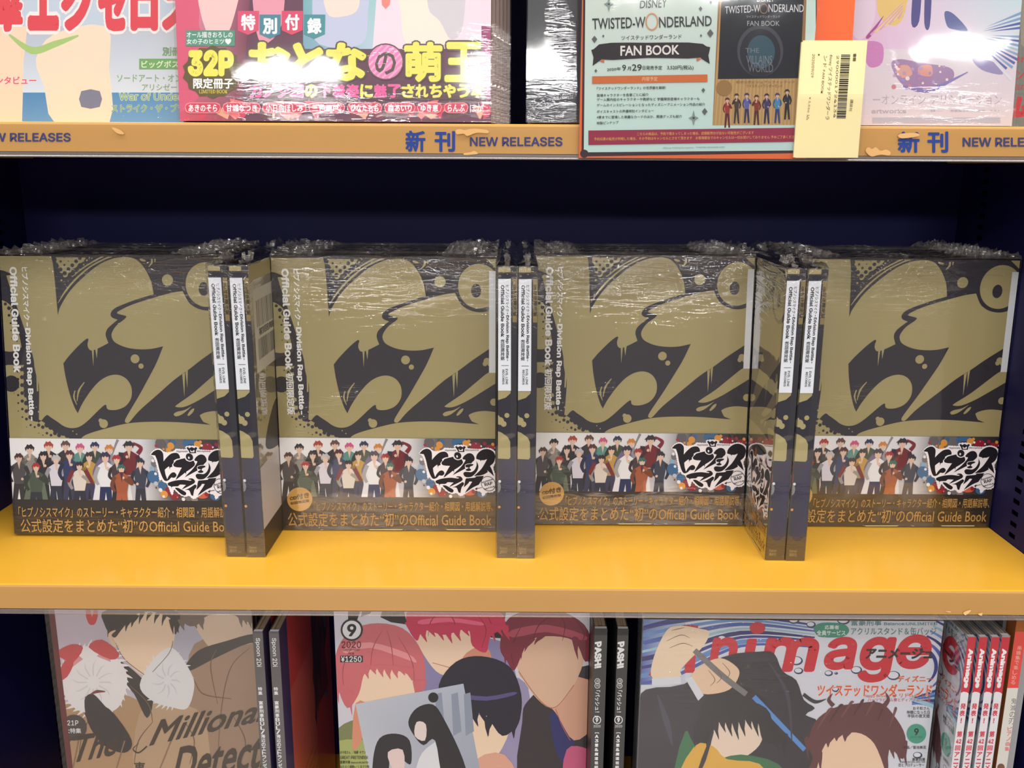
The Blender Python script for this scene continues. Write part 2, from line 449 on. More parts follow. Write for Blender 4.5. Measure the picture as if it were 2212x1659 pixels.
def shelf(z, depth_front=Y_F, name='shelf'):
    m = MB(); r = .0014
    # pressed steel tray: top skin, rounded nose, lip and returned flange
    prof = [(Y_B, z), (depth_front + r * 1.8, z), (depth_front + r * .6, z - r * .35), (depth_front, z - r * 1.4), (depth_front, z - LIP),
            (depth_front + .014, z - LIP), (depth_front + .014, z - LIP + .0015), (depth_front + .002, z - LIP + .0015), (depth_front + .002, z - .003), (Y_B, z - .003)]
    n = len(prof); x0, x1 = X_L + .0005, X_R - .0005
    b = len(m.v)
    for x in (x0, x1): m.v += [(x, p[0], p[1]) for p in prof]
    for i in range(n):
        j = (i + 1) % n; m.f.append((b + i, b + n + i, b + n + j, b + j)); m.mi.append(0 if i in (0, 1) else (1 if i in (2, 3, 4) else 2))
    o = part(name, m, [M_YEL, M_LIP, M_NAVY])  # navy underside: the backlit shade under the tray put into the colour
    # end brackets under the shelf
    for xa, xb in ((X_L + .001, X_L + .022), (X_R - .022, X_R - .001)):
        obj('bracket', MB().box(xa, depth_front + .016, z - LIP - .0035, xb, Y_B - .01, z - .004).mesh('bracket', [M_LIP], .0006), o)
    # clear price rail clipped over the lip, its thick lower bead showing below
    rl = MB(); yf = depth_front - .0012
    rl.quad((x0, yf, z - .002), (x1, yf, z - .002), (x1, yf, z - LIP - .0015), (x0, yf, z - LIP - .0015))
    obj('price_rail', rl.mesh('price_rail', [CLEAR]), o)
    obj('rail_bead', MB().prism([(yf - .0006, z - LIP - .0028), (yf - .0010, z - LIP - .0034), (yf - .0004, z - LIP - .0042), (yf + .0012, z - LIP - .0040), (yf + .0010, z - LIP - .0004), (yf, z - LIP - .0004)], x0, x1).mesh('rail_bead', [RAILM]), o)
    return o
sh_mid = shelf(Z_MID); sh_top = shelf(Z_TOP); sh_low = shelf(Z_LOW); sh_hi = shelf(.42)

# lettering on the upper lip: blue 新刊 NEW RELEASES labels, repeated
lipM = place_matrix(X_L, Y_F, Z_TOP - LIP)
lw = X_R - X_L
BL = (40, 70, 152); BL2 = (62, 66, 120)
for nm, art in (('label_lettering', None),):
    a = Art(lw, LIP, mapper(lipM), off=.0004)
    a.text('新', (876, 282, 919, 328), BL, .03); a.text('刊', (939, 283, 983, 328), BL, .03)
    a.text('NEW RELEASES', (1015, 296, 1215, 316), BL2, .02)
    a.text('新', (1939, 284, 1986, 330), BL, .03); a.text('刊', (2003, 284, 2048, 330), BL, .03)
    a.text('NEW RELEASES', (2079, 297, 2282, 317), BL2, .02)
    a.text('NEW RELEASES', (-48, 287, 153, 306), BL2, .02)
    o = obj(nm, a.mesh(nm, PP), sh_top); o.location = (X_L, Y_F, Z_TOP - LIP)
def scraps(parent, x, y, z, pts, col, lab):
  for p in pts:
    a = Art(.2, .1, mapper(place_matrix(x, y, z)), off=.0017, rect=(-1, -1, 2, 2)); a.poly(p, col, smooth=3)
    o = obj('tape_residue', a.mesh('tape_residue', PP), parent); o.location = (x, y, z); o['label'] = lab
scraps(sh_top, X_L, Y_F, Z_TOP - LIP, [[(985, 281), (996, 279), (1004, 281), (1022, 278), (1052, 281), (1054, 288), (1030, 287), (1010, 294), (1002, 289), (987, 290)], [(1002, 331), (1016, 329), (1025, 326), (1033, 332), (1020, 334), (1004, 335)],
    [(243, 275), (262, 281), (270, 290), (255, 288)], [(1868, 326), (1874, 318), (1882, 322), (1890, 318), (1900, 326), (1912, 323), (1922, 329), (1918, 336), (1900, 334), (1880, 338)], [(1940, 290), (1975, 287), (1983, 294), (1945, 299)]], (226, 178, 116), 'pale scraps of old tape')
scraps(sh_mid, X_L, Y_F, Z_MID - LIP, [[(2079, 1325 - 4), (2092, 1316), (2095, 1318), (2084, 1327)], [(2110, 1324), (2120, 1322), (2118, 1328)], [(2040, 1318), (2052, 1319), (2049, 1321)]], (240, 196, 140), 'pale paint chips')

# ------------------------------------------------------------------ the guide book
W, T, H = .2038, .0158, .260
B1 = (-.4709, .8141, Z_MID, math.radians(-.42), math.radians(6.64))
B2 = (-.2216, .8328, Z_MID, math.radians(-.11), math.radians(1.41))
B3 = (.0199, .8496, Z_MID, math.radians(.0), math.radians(3.62))
B4 = (.2614, .8506, Z_MID, math.radians(-.09), math.radians(1.10))
mB2 = mapper(place_matrix(*B2), (560, 520), 3.568)
mB2p = mapper(place_matrix(*B2))
mB4 = mapper(place_matrix(*B4), (1990, 930), 11.06)
GOLD = (176, 164, 116); INK = (54, 50, 56); GM = 0
def cover_art():
    a = Art(W, H, mB2, off=.00012)
    a.fill(GOLD, GM)
    K = lambda p, n=5: a.poly(p, INK, smooth=n)
    G = lambda p, n=5: a.poly(p, GOLD, GM, smooth=n)
    # dark band sweeping down the left edge
    K([(60, 245, 1), (120, 252), (192, 282, 1), (142, 290, 1), (160, 350), (185, 430), (225, 540), (262, 650), (300, 770), (330, 880), (348, 930, 1), (352, 990), (365, 1050), (385, 1140), (380, 1400, 1),
       (340, 1390), (300, 1300), (288, 1200), (280, 1080), (270, 960), (258, 860), (240, 760), (222, 680), (210, 600), (190, 540), (150, 500), (104, 478), (60, 470, 1)], 4)
    for (u, v, r) in [(132, 508, 12), (160, 540, 15), (190, 566, 19), (160, 595, 11), (195, 622, 16), (172, 655, 8), (205, 680, 12), (175, 710, 6), (215, 735, 10), (178, 772, 4), (218, 790, 7), (235, 842, 9)]:
        a.circle(u, v, r, INK, n=12, keep=True)
    K([(60, 868), (160, 872), (225, 862), (262, 840), (275, 960), (230, 972), (150, 972), (60, 978)], 4)
    a.circle(172, 1114, 62, INK); a.circle(120, 1125, 40, INK)
    # halftone along the lower left
    edge = [(262, 850), (272, 950), (276, 1050), (282, 1150), (292, 1250), (330, 1362), (400, 1392), (470, 1440), (560, 1492), (650, 1530)]
    for i in range(-2, 40):
        for j in range(-2, 52):
            u = 31 * i + 100; v = 780 + 30 * j + (15 if i % 2 else 0)
            best = 1e9; side_ = 0
            for (x1, y1), (x2, y2) in zip(edge, edge[1:]):
                dx, dy = x2 - x1, y2 - y1; t = max(0, min(1, ((u - x1) * dx + (v - y1) * dy) / (dx * dx + dy * dy)))
                d = math.hypot(u - x1 - t * dx, v - y1 - t * dy)
                if d < best: best = d; side_ = (u - x1) * dy - (v - y1) * dx
            if side_ < 0 and best < 100 and (i % 2 == 0 or True) and 840 < v < 1540:
                r = 17 - best * .155
                if r > 2 and (i + j) % 2 == 0: a.circle(u, v, r * 1.15, INK, n=12, keep=True)
            if side_ >= 0 and best < 14: a.circle(u, v, 21, INK, n=12, keep=True)
    a.L += 1
    K([(262, 840), (340, 900), (360, 1380), (440, 1350), (480, 1372), (600, 1440), (720, 1430), (820, 1350), (1100, 1360), (1300, 1280), (1560, 1300), (1640, 1400), (1695, 1421, 1), (1560, 1410), (1400, 1400), (1200, 1400), (1045, 1414),
       (900, 1448), (780, 1482), (720, 1508), (690, 1540, 1), (640, 1528), (560, 1490), (470, 1440), (400, 1392), (330, 1360), (292, 1250), (282, 1150), (276, 1050), (272, 950)], 4)
    for u, v, r in [(380, 1325, 7), (404, 1296, 5), (432, 1325, 6), (640, 1470, 5), (668, 1492, 5), (362, 1290, 4)]: a.circle(u, v, r, GOLD, GM, n=10, keep=True)
    # central dark field under the big letter
    K([(575, 960, 1), (620, 903), (700, 820), (755, 775), (771, 778), (764, 810), (768, 840), (790, 862), (840, 848), (925, 806, 1), (905, 745), (918, 700), (960, 660), (1000, 628, 1), (960, 612), (946, 588), (962, 555), (1010, 525), (1150, 472), (1283, 432, 1),
       (1330, 300), (1500, 300), (1508, 408, 1), (1400, 427), (1150, 500), (1042, 545), (996, 576), (1040, 592), (1068, 602), (1050, 626), (990, 672), (953, 730), (956, 772), (985, 806), (1060, 838), (1150, 852), (1250, 850), (1347, 830, 1),
       (1343, 860), (1280, 980), (1160, 1190), (1045, 1390, 1), (1044, 1414, 1), (900, 1440), (760, 1440), (640, 1460), (640, 1300), (560, 1200)], 4)
    G([(575, 962, 1), (590, 1060), (620, 1190), (655, 1290), (680, 1336, 1), (715, 1265), (780, 1170), (850, 1095), (920, 1055), (990, 1046), (1050, 1070), (1088, 1120), (1098, 1180), (1085, 1235), (1045, 1283), (985, 1308), (930, 1311), (905, 1300), (898, 1273), (880, 1278), (840, 1312), (760, 1388), (700, 1432), (645, 1447),
       (590, 1440), (535, 1408), (490, 1350), (450, 1255), (410, 1150), (375, 1040), (345, 930, 1), (420, 700), (520, 780)], 4)
    # top: spike, halftone wedge, arcs and the dark sky
    K([(488, 120, 1), (505, 200), (518, 330), (528, 460), (538, 592, 1), (560, 525), (640, 402), (760, 285), (860, 208), (960, 162), (1040, 148), (1100, 148), (1160, 170), (1220, 238), (1265, 335), (1284, 434, 1), (1400, 415), (1520, 400, 1), (1850, 400, 1), (1850, 120, 1)], 5)
    G([(528, 148, 1), (536, 165), (530, 185), (548, 200), (545, 225), (560, 240), (558, 265), (580, 275), (585, 298), (602, 303), (618, 292), (625, 270), (645, 262), (655, 238), (690, 225), (705, 196), (740, 185), (762, 150, 1)], 2)
    for u, v, r in [(566, 180, 10), (596, 208, 10), (564, 242, 16), (596, 272, 17), (626, 240, 15), (656, 210, 15), (686, 180, 15), (626, 178, 5), (655, 155, 4), (716, 155, 15), (595, 150, 5), (735, 205, 18), (665, 258, 16), (640, 285, 15), (700, 232, 15), (545, 215, 9)]:
        a.circle(u, v, r, INK, n=12, keep=True)
    a.L += 1
    for u, v, r in [(770, 172, 8), (745, 206, 6), (712, 240, 5), (682, 268, 6), (655, 296, 5), (570, 326, 8), (597, 356, 4), (622, 332, 4), (790, 150, 6)]: a.circle(u, v, r, GOLD, GM, n=8, keep=True)
    a.L += 1
    a.stroke([(540, 502), (600, 410), (680, 318), (790, 225), (900, 165), (965, 140)], [3, 14, 14, 12, 12, 14], GOLD, GM)
    a.stroke([(655, 298), (740, 230), (840, 170), (900, 140)], [4, 11, 12, 12], GOLD, GM)
    a.stroke([(1275, 160), (1274, 190), (1250, 222)], [14, 16, 4], GOLD, GM); a.stroke([(1300, 160), (1299, 185)], [12, 8], GOLD, GM)
    G([(1185, 158), (1215, 165), (1230, 178), (1205, 180), (1186, 172)], 3)
    a.circle(1393, 323, 43, GOLD, GM)
    # the ring with its pupil
    a.circle(1700, 362, 199, INK, ry=196, n=48); a.poly([(1504, 410), (1560, 380), (1600, 470), (1560, 520)], INK)
    a.poly([(1860, 150), (1750, 150), (1822, 215), (1860, 240)], GOLD, GM)
    a.circle(1692, 357, 159, GOLD, GM, ry=172, n=48); a.circle(1672, 392, 39, INK, ry=53, n=28)
    # the long gold leg
    G([(1508, 408, 1), (1545, 482), (1590, 528), (1660, 553), (1730, 556), (1850, 535, 1), (1850, 790, 1), (1770, 842), (1640, 930), (1540, 1005), (1430, 1080), (1300, 1190), (1150, 1318), (1078, 1398), (1055, 1408), (1040, 1395), (1060, 1350), (1160, 1190), (1280, 980), (1347, 830, 1), (1250, 850), (1150, 852), (1060, 838), (985, 806), (956, 772), (953, 730), (990, 672), (1050, 626), (1068, 602), (1040, 592), (996, 576), (1042, 545), (1150, 500), (1400, 427)], 4)
    # right dark field
    K([(1850, 785, 1), (1770, 842), (1640, 930), (1540, 1005), (1430, 1080), (1300, 1190), (1150, 1318), (1078, 1400, 1), (1200, 1396), (1400, 1400), (1560, 1408), (1695, 1421, 1), (1640, 1400), (1600, 1386, 1), (1612, 1352), (1660, 1328), (1740, 1318), (1850, 1330, 1)], 4)
    G([(1850, 1000, 1), (1770, 1020), (1680, 1090), (1560, 1190), (1440, 1272), (1438, 1288), (1500, 1286), (1600, 1242), (1700, 1182), (1850, 1088, 1)], 4)
    for p in ([(796, 855), (806, 982), (812, 855)], [(822, 850), (834, 922), (842, 845)], [(1488, 1042), (1500, 1212), (1510, 1028)], [(1514, 1025), (1525, 1146), (1532, 1010)], [(366, 1040), (368, 1172), (380, 1170), (380, 1090)]): a.poly(p, GOLD, GM)
    for u, v, r in ((1128, 925, 34), (1173, 980, 20), (1808, 1250, 28), (1755, 935, 26), (1740, 955, 18), (1775, 960, 14)): a.circle(u, v, r, GOLD, GM)
    a.circle(877, 1414, 33, GOLD, GM); a.circle(854, 1390, 16, GOLD, GM)
    G([(1415, 1342), (1440, 1324), (1500, 1310), (1556, 1280, 1), (1520, 1312), (1475, 1345), (1432, 1358)], 4)
    G([(1520, 1348), (1545, 1312), (1572, 1298), (1566, 1322), (1535, 1352)], 4)
    a.stroke([(735, 1102), (692, 1165), (676, 1246)], [6, 15, 4], GOLD, GM); a.stroke([(662, 1165), (653, 1215), (674, 1272)], [8, 12, 4], GOLD, GM)
    return a
LW = (250, 250, 253)
def title_art(full):
    a = Art(W, H, mB2, off=.0005)
    if full:
        L_ = lambda v, u0, u1: (u0 + (u1 - u0) * (v - 222) / 1124, v)
        def seg(t, v0, v1, ua, ub, du, b_=.035): a.text(t, None, LW, b_, rot=90, quad=[L_(v0, ua, ub), (L_(v0, ua, ub)[0] + du, v0), (L_(v1, ua, ub)[0] + du, v1), L_(v1, ua, ub)])
        seg('ヒプノシスマイク', 224, 614, 262, 302, 48, .03); seg('-Division Rap Battle-', 630, 1346, 258, 300, 52)
        seg('Official Guide Book', 222, 1000, 170, 218, 58); seg('初回限定版', 1024, 1346, 172, 218, 60, .03)
    else:
        L_ = lambda v, u0, u1: (u0 + (u1 - u0) * (v - 222) / 1170, v)
        def seg(t, v0, v1, ua, ub, du, b_=.035): a.text(t, None, LW, b_, rot=90, quad=[L_(v0, ua, ub), (L_(v0, ua, ub)[0] + du, v0), (L_(v1, ua, ub)[0] + du, v1), L_(v1, ua, ub)])
        seg('ヒプノシスマイク', 224, 630, 262, 302, 48, .03); seg('-Division Rap Battle-', 648, 1392, 258, 300, 52)
        seg('Official Guide Book', 222, 1030, 168, 206, 58)
    return a
def person(a, u, v, h, hair, top, bot, skin=(226, 196, 178), wd=1.0, coat=None, hem=560, hat=None):
    """small anonymous standing figure, printed"""
    hd = h * .068; fl = v + h; wd = wd * .62; k = int(u * 7 + v) % 4; s_ = 1 if k % 2 else -1
    dk = tuple(int(c * .72) for c in top)
    if coat: a.poly([(u - hd * 2.2 * wd, v + hd * 2.8), (u + hd * 2.2 * wd, v + hd * 2.8), (u + hd * 4.4 * wd, v + h * .86), (u - hd * 4.6 * wd, v + h * .80)], coat)
    a.poly([(u - hd * 1.7 * wd, v + h * .46), (u + hd * 1.7 * wd, v + h * .46), (u + hd * 2.5 * wd, fl), (u + hd * 1.0 * wd, fl), (u, v + h * .60), (u - hd * 1.2 * wd, fl), (u - hd * 2.7 * wd, fl)], bot)
    a.poly([(u - hd * .5, v + hd * 2), (u + hd * .5, v + hd * 2), (u + hd * 2.5 * wd, v + hd * 2.9), (u + hd * 2.3 * wd, v + hd * 5), (u + hd * 1.7 * wd, v + h * .52), (u - hd * 1.7 * wd, v + h * .52), (u - hd * 2.2 * wd, v + hd * 5), (u - hd * 2.5 * wd, v + hd * 2.9)], top)
    w_ = hd * 1.3 * wd
    a.stroke([(u - s_ * hd * 2.3 * wd, v + hd * 3.1), (u - s_ * hd * 3.4 * wd, v + hd * 5.4), (u - s_ * hd * 2.4 * wd, v + hd * 7.2)], [w_, w_, w_ * .7], dk)
    if k < 2: a.stroke([(u + s_ * hd * 2.3 * wd, v + hd * 3.1), (u + s_ * hd * 3.6 * wd, v + hd * 5.0), (u + s_ * hd * .8 * wd, v + hd * 3.6)], [w_, w_, w_ * .7], dk); hx, hy = u + s_ * hd * .6 * wd, v + hd * 3.4
    else: a.stroke([(u + s_ * hd * 2.3 * wd, v + hd * 3.1), (u + s_ * hd * 3.3 * wd, v + hd * 5.2), (u + s_ * hd * 1.4 * wd, v + hd * 6.4)], [w_, w_, w_ * .7], dk); hx, hy = u + s_ * hd * 1.2 * wd, v + hd * 6.4
    a.poly([(u - hd * .45, v + hd * 1.8), (u + hd * .45, v + hd * 1.8), (u + hd * .1, v + hd * 3.9)], skin)
    a.circle(hx, hy, hd * .38, skin, n=7); a.circle(u, v + hd * 1.1, hd * .8, skin, ry=hd * 1.05, n=12)
    a.poly([(u - hd * 1.0, v + hd * 1.5), (u - hd * 1.25, v + hd * .6), (u - hd * .9, v + hd * .2), (u - hd * .6, v - hd * .35), (u - hd * .2, v - hd * .1), (u + hd * .4, v - hd * .4), (u + hd * .8, v + hd * .1), (u + hd * 1.25, v + hd * .5), (u + hd * 1.0, v + hd * 1.5), (u + hd * .75, v + hd * .75), (u + hd * .3, v + hd * .95), (u, v + hd * .6), (u - hd * .4, v + hd * 1.0), (u - hd * .7, v + hd * .7)], hair)
def band_art(full):
    V = 1427
    f0 = mB2
    a = Art(W, H, lambda u, v: f0(u, v + V), off=.0008)
    zt = f0(1000, V + 100)[1]; a.rect = (0, 0, W, zt)
    zm = f0(1000, V + 553)[1]
    k = a.col((58, 50, 44), .25)
    a.tri(((0, 0), (W, 0), (W, zm)), (k,) * 3); a.tri(((0, 0), (W, zm), (0, zm)), (k,) * 3)
    def gq(x0, x1, c0, c1):
        p = [(x0 * W, zt), (x1 * W, zt), (x1 * W, zm), (x0 * W, zm)]; q = [a.col(c0), a.col(c1)]
        a.tri((p[0], p[1], p[2]), (q[0], q[1], q[1])); a.tri((p[0], p[2], p[3]), (q[0], q[1], q[0]))
    gq(0, .60, (246, 247, 253), (226, 227, 235)); gq(.60, .74, (226, 227, 235), (90, 88, 92)); gq(.74, 1, (90, 88, 92), (40, 36, 40))
    a.L += 1
    a.rect = (0, zm, W, zt)
    BK = (40, 36, 42)
    P = lambda *x, **k: person(a, *x, **k)
    a.stroke([(985, 105), (965, 150), (940, 220)], [22, 16, 8], (140, 142, 150))
    P(310, 150, 440, BK, (150, 146, 142), BK); P(455, 128, 440, (176, 70, 52), (48, 44, 50), BK, wd=1.3); P(585, 122, 440, (104, 74, 66), (56, 50, 56), BK, wd=1.2)
    P(695, 142, 420, (206, 92, 140), (96, 150, 144), (200, 200, 205), wd=1.3); P(808, 130, 420, (46, 56, 92), (62, 80, 66), BK, wd=1.4); P(918, 150, 420, (208, 136, 62), (150, 152, 162), BK)
    P(1068, 124, 470, (52, 46, 48), (118, 36, 44), (196, 196, 204), wd=1.3); a.poly([(1018, 150), (1050, 118), (1090, 120), (1118, 150)], (50, 46, 50)); a.stroke([(1135, 210), (1160, 165), (1100, 128)], [34, 28, 12], (130, 36, 46)); a.stroke([(1010, 200), (1000, 300)], [40, 34], (48, 44, 54))
    P(228, 215, 420, (88, 66, 58), (84, 80, 80), (56, 52, 54), wd=1.2); P(415, 200, 430, BK, (44, 40, 46), BK, wd=1.2); P(512, 225, 430, (196, 196, 202), (218, 216, 230), (46, 50, 66), wd=1.25); P(615, 192, 430, (92, 48, 52), (48, 58, 104), (60, 62, 90), wd=1.25)
    P(765, 205, 430, (66, 52, 46), (196, 158, 70), (60, 60, 90), wd=1.2)
    a.poly([(850, 230), (900, 215), (930, 300), (880, 330), (860, 420), (810, 400), (790, 340)], (118, 104, 140), smooth=3)
    P(888, 205, 480, (60, 52, 78), (232, 234, 240), (34, 44, 92), wd=1.15, coat=(226, 228, 236)); P(975, 225, 420, (170, 52, 56), (70, 56, 60), BK)
    P(1152, 250, 420, (50, 50, 62), (60, 64, 84), (48, 48, 64), wd=1.1)
    P(360, 285, 400, (176, 50, 48), (78, 90, 76), (50, 52, 58), wd=1.4, coat=(104, 116, 96)); P(690, 275, 400, (56, 40, 40), (222, 214, 206), (44, 46, 64), wd=1.35); a.stroke([(640, 330), (600, 420)], [34, 26], (124, 40, 46)); a.stroke([(735, 330), (790, 430)], [34, 26], (124, 40, 46))
    P(1010, 295, 400, (60, 110, 106), (168, 92, 56), (176, 96, 58), wd=1.3); a.poly([(996, 345), (1024, 345), (1012, 420)], (96, 34, 66))
    # colour splashes and the lettered emblem
    a.f = mB4
    C = lambda u, v, r, c, ry=None: a.circle(u, v, r, c, ry=ry)
    BLU, ORA, RED, WH = (62, 110, 158), (226, 158, 62), (150, 34, 50), (238, 238, 242)
    for t in [(290, 250, 120, (104, 100, 104)), (80, 700, 75, (120, 116, 124)), (700, 300, 200, (112, 110, 116))]: C(*t)
    a.L += 1
    for t in [(600, 225, 60, BLU), (1020, 200, 150, BLU, 70), (880, 240, 70, BLU), (525, 300, 80, ORA), (460, 400, 62, ORA), (345, 372, 26, ORA), (1150, 270, 82, ORA), (1228, 212, 36, ORA), (1380, 330, 140, RED, 100), (1590, 270, 48, RED), (1720, 350, 110, RED, 60), (1870, 520, 80, RED, 130), (185, 302, 36, (170, 50, 60)), (1780, 285, 38, ORA),
              (20, 820, 60, (150, 180, 206)), (20, 1000, 140, BLU), (200, 1200, 100, BLU), (60, 1150, 50, (190, 200, 210)), (330, 1320, 90, RED), (450, 1430, 110, RED, 80), (215, 1390, 85, ORA), (760, 1450, 90, (120, 116, 120)), (900, 1500, 80, (150, 140, 140)), (1090, 1410, 150, (214, 104, 76), 75), (1200, 1390, 50, RED), (1390, 1440, 115, BLU, 90), (1800, 1180, 60, ORA, 130), (1800, 1060, 60, BLU), (50, 1245, 20, (120, 34, 46))]: C(*t)
    a.L += 1
    for t in [(60, 635, 36, WH), (82, 930, 32, WH), (145, 1295, 44, WH), (197, 1440, 30, WH), (645, 1500, 40, WH), (1748, 1415, 48, (220, 220, 226)), (1245, 290, 28, WH), (1502, 328, 20, WH), (1845, 372, 30, (220, 200, 204)), (1880, 480, 17, WH), (1385, 270, 14, (220, 130, 140)), (515, 1455, 16, (220, 120, 130)), (1830, 810, 122, (70, 70, 74))]: C(*t)
    a.L += 1
    halo = [(20, 505), (90, 420), (180, 372), (270, 368), (335, 425), (430, 450), (560, 425), (620, 390), (640, 370), (860, 380), (870, 320), (1000, 300), (1160, 320), (1180, 380), (1450, 400), (1540, 380), (1660, 372), (1770, 415), (1828, 500), (1815, 650), (1745, 780), (1720, 850), (1755, 1030), (1735, 1060), (1770, 1180), (1740, 1310), (1640, 1400), (1500, 1410), (1400, 1500), (1370, 1400), (1240, 1360), (1180, 1330), (990, 1440), (880, 1490), (790, 1420), (680, 1440), (550, 1370), (460, 1280), (400, 1410), (350, 1250), (310, 1140), (240, 1110), (200, 1040), (160, 1080), (150, 850), (110, 600), (60, 520)]
    hp = spline(halo, 4); jag = []
    for i, p in enumerate(hp):
        q = hp[(i + 1) % len(hp)]; d = math.hypot(q[0] - p[0], q[1] - p[1]) or 1; m_ = max(1, int(d / 22))
        for j in range(m_):
            t = j / m_; o_ = 13 if (len(jag) % 2) else 0
            jag.append((p[0] + (q[0] - p[0]) * t + (q[1] - p[1]) / d * o_, p[1] + (q[1] - p[1]) * t - (q[0] - p[0]) / d * o_))
    a.poly(jag, (240, 238, 246))
    LK = (26, 24, 34)
    def S(p):
        q = spline(p, 4); a.stroke(q + [q[0]], 22, (240, 238, 246), smooth=False); a.poly(q, LK)
    S([(28, 502, 1), (110, 425), (200, 388), (270, 400), (315, 450), (322, 520), (308, 648, 1), (400, 555), (500, 480), (600, 455), (665, 470), (700, 520), (702, 582, 1), (620, 595), (545, 638), (560, 680), (500, 720), (495, 765), (440, 790, 1), (430, 845, 1), (422, 790), (418, 760, 1), (370, 790), (308, 840, 1), (310, 930), (320, 985), (335, 1052, 1), (380, 980), (450, 912), (515, 895), (555, 925), (562, 970), (520, 1012), (470, 1018), (435, 1012), (380, 1062), (320, 1090), (268, 1080), (230, 1010), (200, 900), (180, 800), (172, 700), (155, 600), (130, 515, 1)])
    a.circle(925, 550, 104, (232, 230, 240), keep=True); a.L += 1
    S([(525, 712), (560, 672), (585, 655, 1), (600, 632), (700, 600), (815, 575, 1), (840, 625), (920, 655), (1008, 628, 1), (1030, 700), (1000, 755), (900, 825), (802, 882, 1), (786, 965, 1), (775, 905), (690, 960), (528, 1070, 1), (560, 1010), (640, 890), (712, 788, 1), (600, 782), (535, 760)])
    a.circle(925, 550, 84, LK); a.circle(908, 567, 20, (232, 230, 240), ry=28)
    S([(1030, 610, 1), (1080, 550), (1160, 500), (1235, 495), (1290, 530), (1315, 600), (1300, 655), (1250, 700), (1210, 735), (1120, 752), (1065, 800), (1070, 850, 1), (960, 905), (745, 1010, 1), (830, 930), (950, 830), (1050, 720), (1092, 650), (1040, 635)])
    S([(1075, 790), (1105, 758), (1200, 742), (1268, 752), (1250, 780), (1185, 808), (1168, 848), (1200, 872), (1180, 900), (1110, 908), (1068, 882), (1110, 855), (1150, 832), (1090, 820)])
    S([(1008, 965), (1050, 928), (1130, 930), (1200, 932), (1280, 880), (1338, 780), (1348, 670, 1), (1382, 780), (1352, 885), (1275, 980), (1190, 1040), (1095, 1055), (1028, 1030)])
    S([(1348, 620, 1), (1370, 540), (1440, 460), (1540, 405), (1650, 395), (1755, 440), (1802, 520), (1792, 620), (1742, 720), (1655, 790, 1), (1690, 880), (1722, 1035, 1), (1640, 950), (1575, 890, 1), (1590, 930, 1), (1480, 990), (1350, 1020), (1250, 1025, 1), (1340, 950), (1450, 850), (1560, 700), (1602, 628, 1), (1530, 655), (1455, 662), (1448, 752, 1), (1440, 660), (1380, 635)])
    S([(330, 1152), (380, 1118), (520, 1080), (700, 1064), (860, 1082), (890, 1066), (818, 1052, 1), (860, 1032), (930, 1035), (972, 1080), (960, 1130), (860, 1185), (632, 1285, 1), (690, 1230), (752, 1178, 1), (640, 1170), (600, 1178), (560, 1208), (428, 1218), (412, 1285, 1), (400, 1215), (350, 1195)])
    S([(490, 1250), (560, 1245), (640, 1288), (720, 1340), (728, 1380), (690, 1412), (625, 1392), (555, 1330)])
    S([(708, 1290, 1), (800, 1258), (920, 1190), (960, 1168), (998, 1190), (980, 1240), (930, 1290), (882, 1425, 1), (840, 1400), (808, 1300)])
    S([(1050, 1090), (1110, 1075), (1270, 1060), (1290, 1032, 1), (1482, 1018, 1), (1440, 1090), (1360, 1200), (1330, 1232), (1200, 1290), (990, 1422, 1), (1040, 1350), (1130, 1240), (1192, 1158, 1), (1130, 1155), (1100, 1192), (1020, 1260), (978, 1288, 1), (1010, 1200)])
    a.ring(1565, 1205, 172, 13, LK, ry=176)
    a.text('DIVISION', None, LK, .03, quad=[(1410, 1165), (1690, 1080), (1700, 1110), (1430, 1195)]); a.text('RAP', None, LK, .02, quad=[(1465, 1190), (1660, 1150), (1665, 1225), (1480, 1265)]); a.text('BATTLE', None, LK, .03, quad=[(1450, 1320), (1700, 1250), (1706, 1280), (1460, 1352)])
    a.stroke([(1245, 1325), (1400, 1295)], 13, LK, smooth=False); a.poly([(1230, 1328), (1300, 1288), (1282, 1355)], LK)
    a.text('Hypnosis', (638, 398, 908, 450), LK, .01, shear=.2); a.text('Microphone', (1115, 398, 1440, 445), LK, .01, shear=.2)
    a.poly([(885, 345), (925, 320), (950, 352), (1010, 322), (1070, 352), (1100, 322), (1140, 345), (1100, 400), (1090, 462), (945, 462), (925, 400)], LK); a.poly([(965, 385), (1010, 410), (1065, 385), (1060, 440), (970, 440)], (232, 230, 240)); a.circle(1008, 395, 30, LK, ry=22)
    # gold lines of text below
    a.f = lambda u, v: f0(u, v + V); a.rect = (0, 0, W, zm)
    TG = (190, 152, 92)
    if full:
        a.text('「ヒプノシスマイク」のストーリー・キャラクター紹介・相関図・用語解説等、', (425, 584, 1800, 660), TG, .012, .2)
        FACE[0] = 'b'; a.text('公式設定をまとめた“初”のOfficial Guide Book', (225, 668, 1790, 776), TG, .008, .2)
    else:
        a.text('「ヒプノシスマイク」のストーリー・キャラクター紹介・相関図・用語解説等、', (225, 600, 1860, 680), TG, .012, .2)
        FACE[0] = 'b'; a.text('公式設定をまとめた“初”のOfficial Guide Book', (240, 690, 1870, 790), TG, .008, .2)
    FACE[0] = 'i'
    for p in ([(845, 796), (1115, 796), (1100, 803), (852, 803)], [(1200, 794), (1235, 800), (1225, 803)], [(1440, 796), (1705, 796), (1700, 803), (1450, 803)]):
        if full: a.poly(p, (206, 196, 150))
    return a
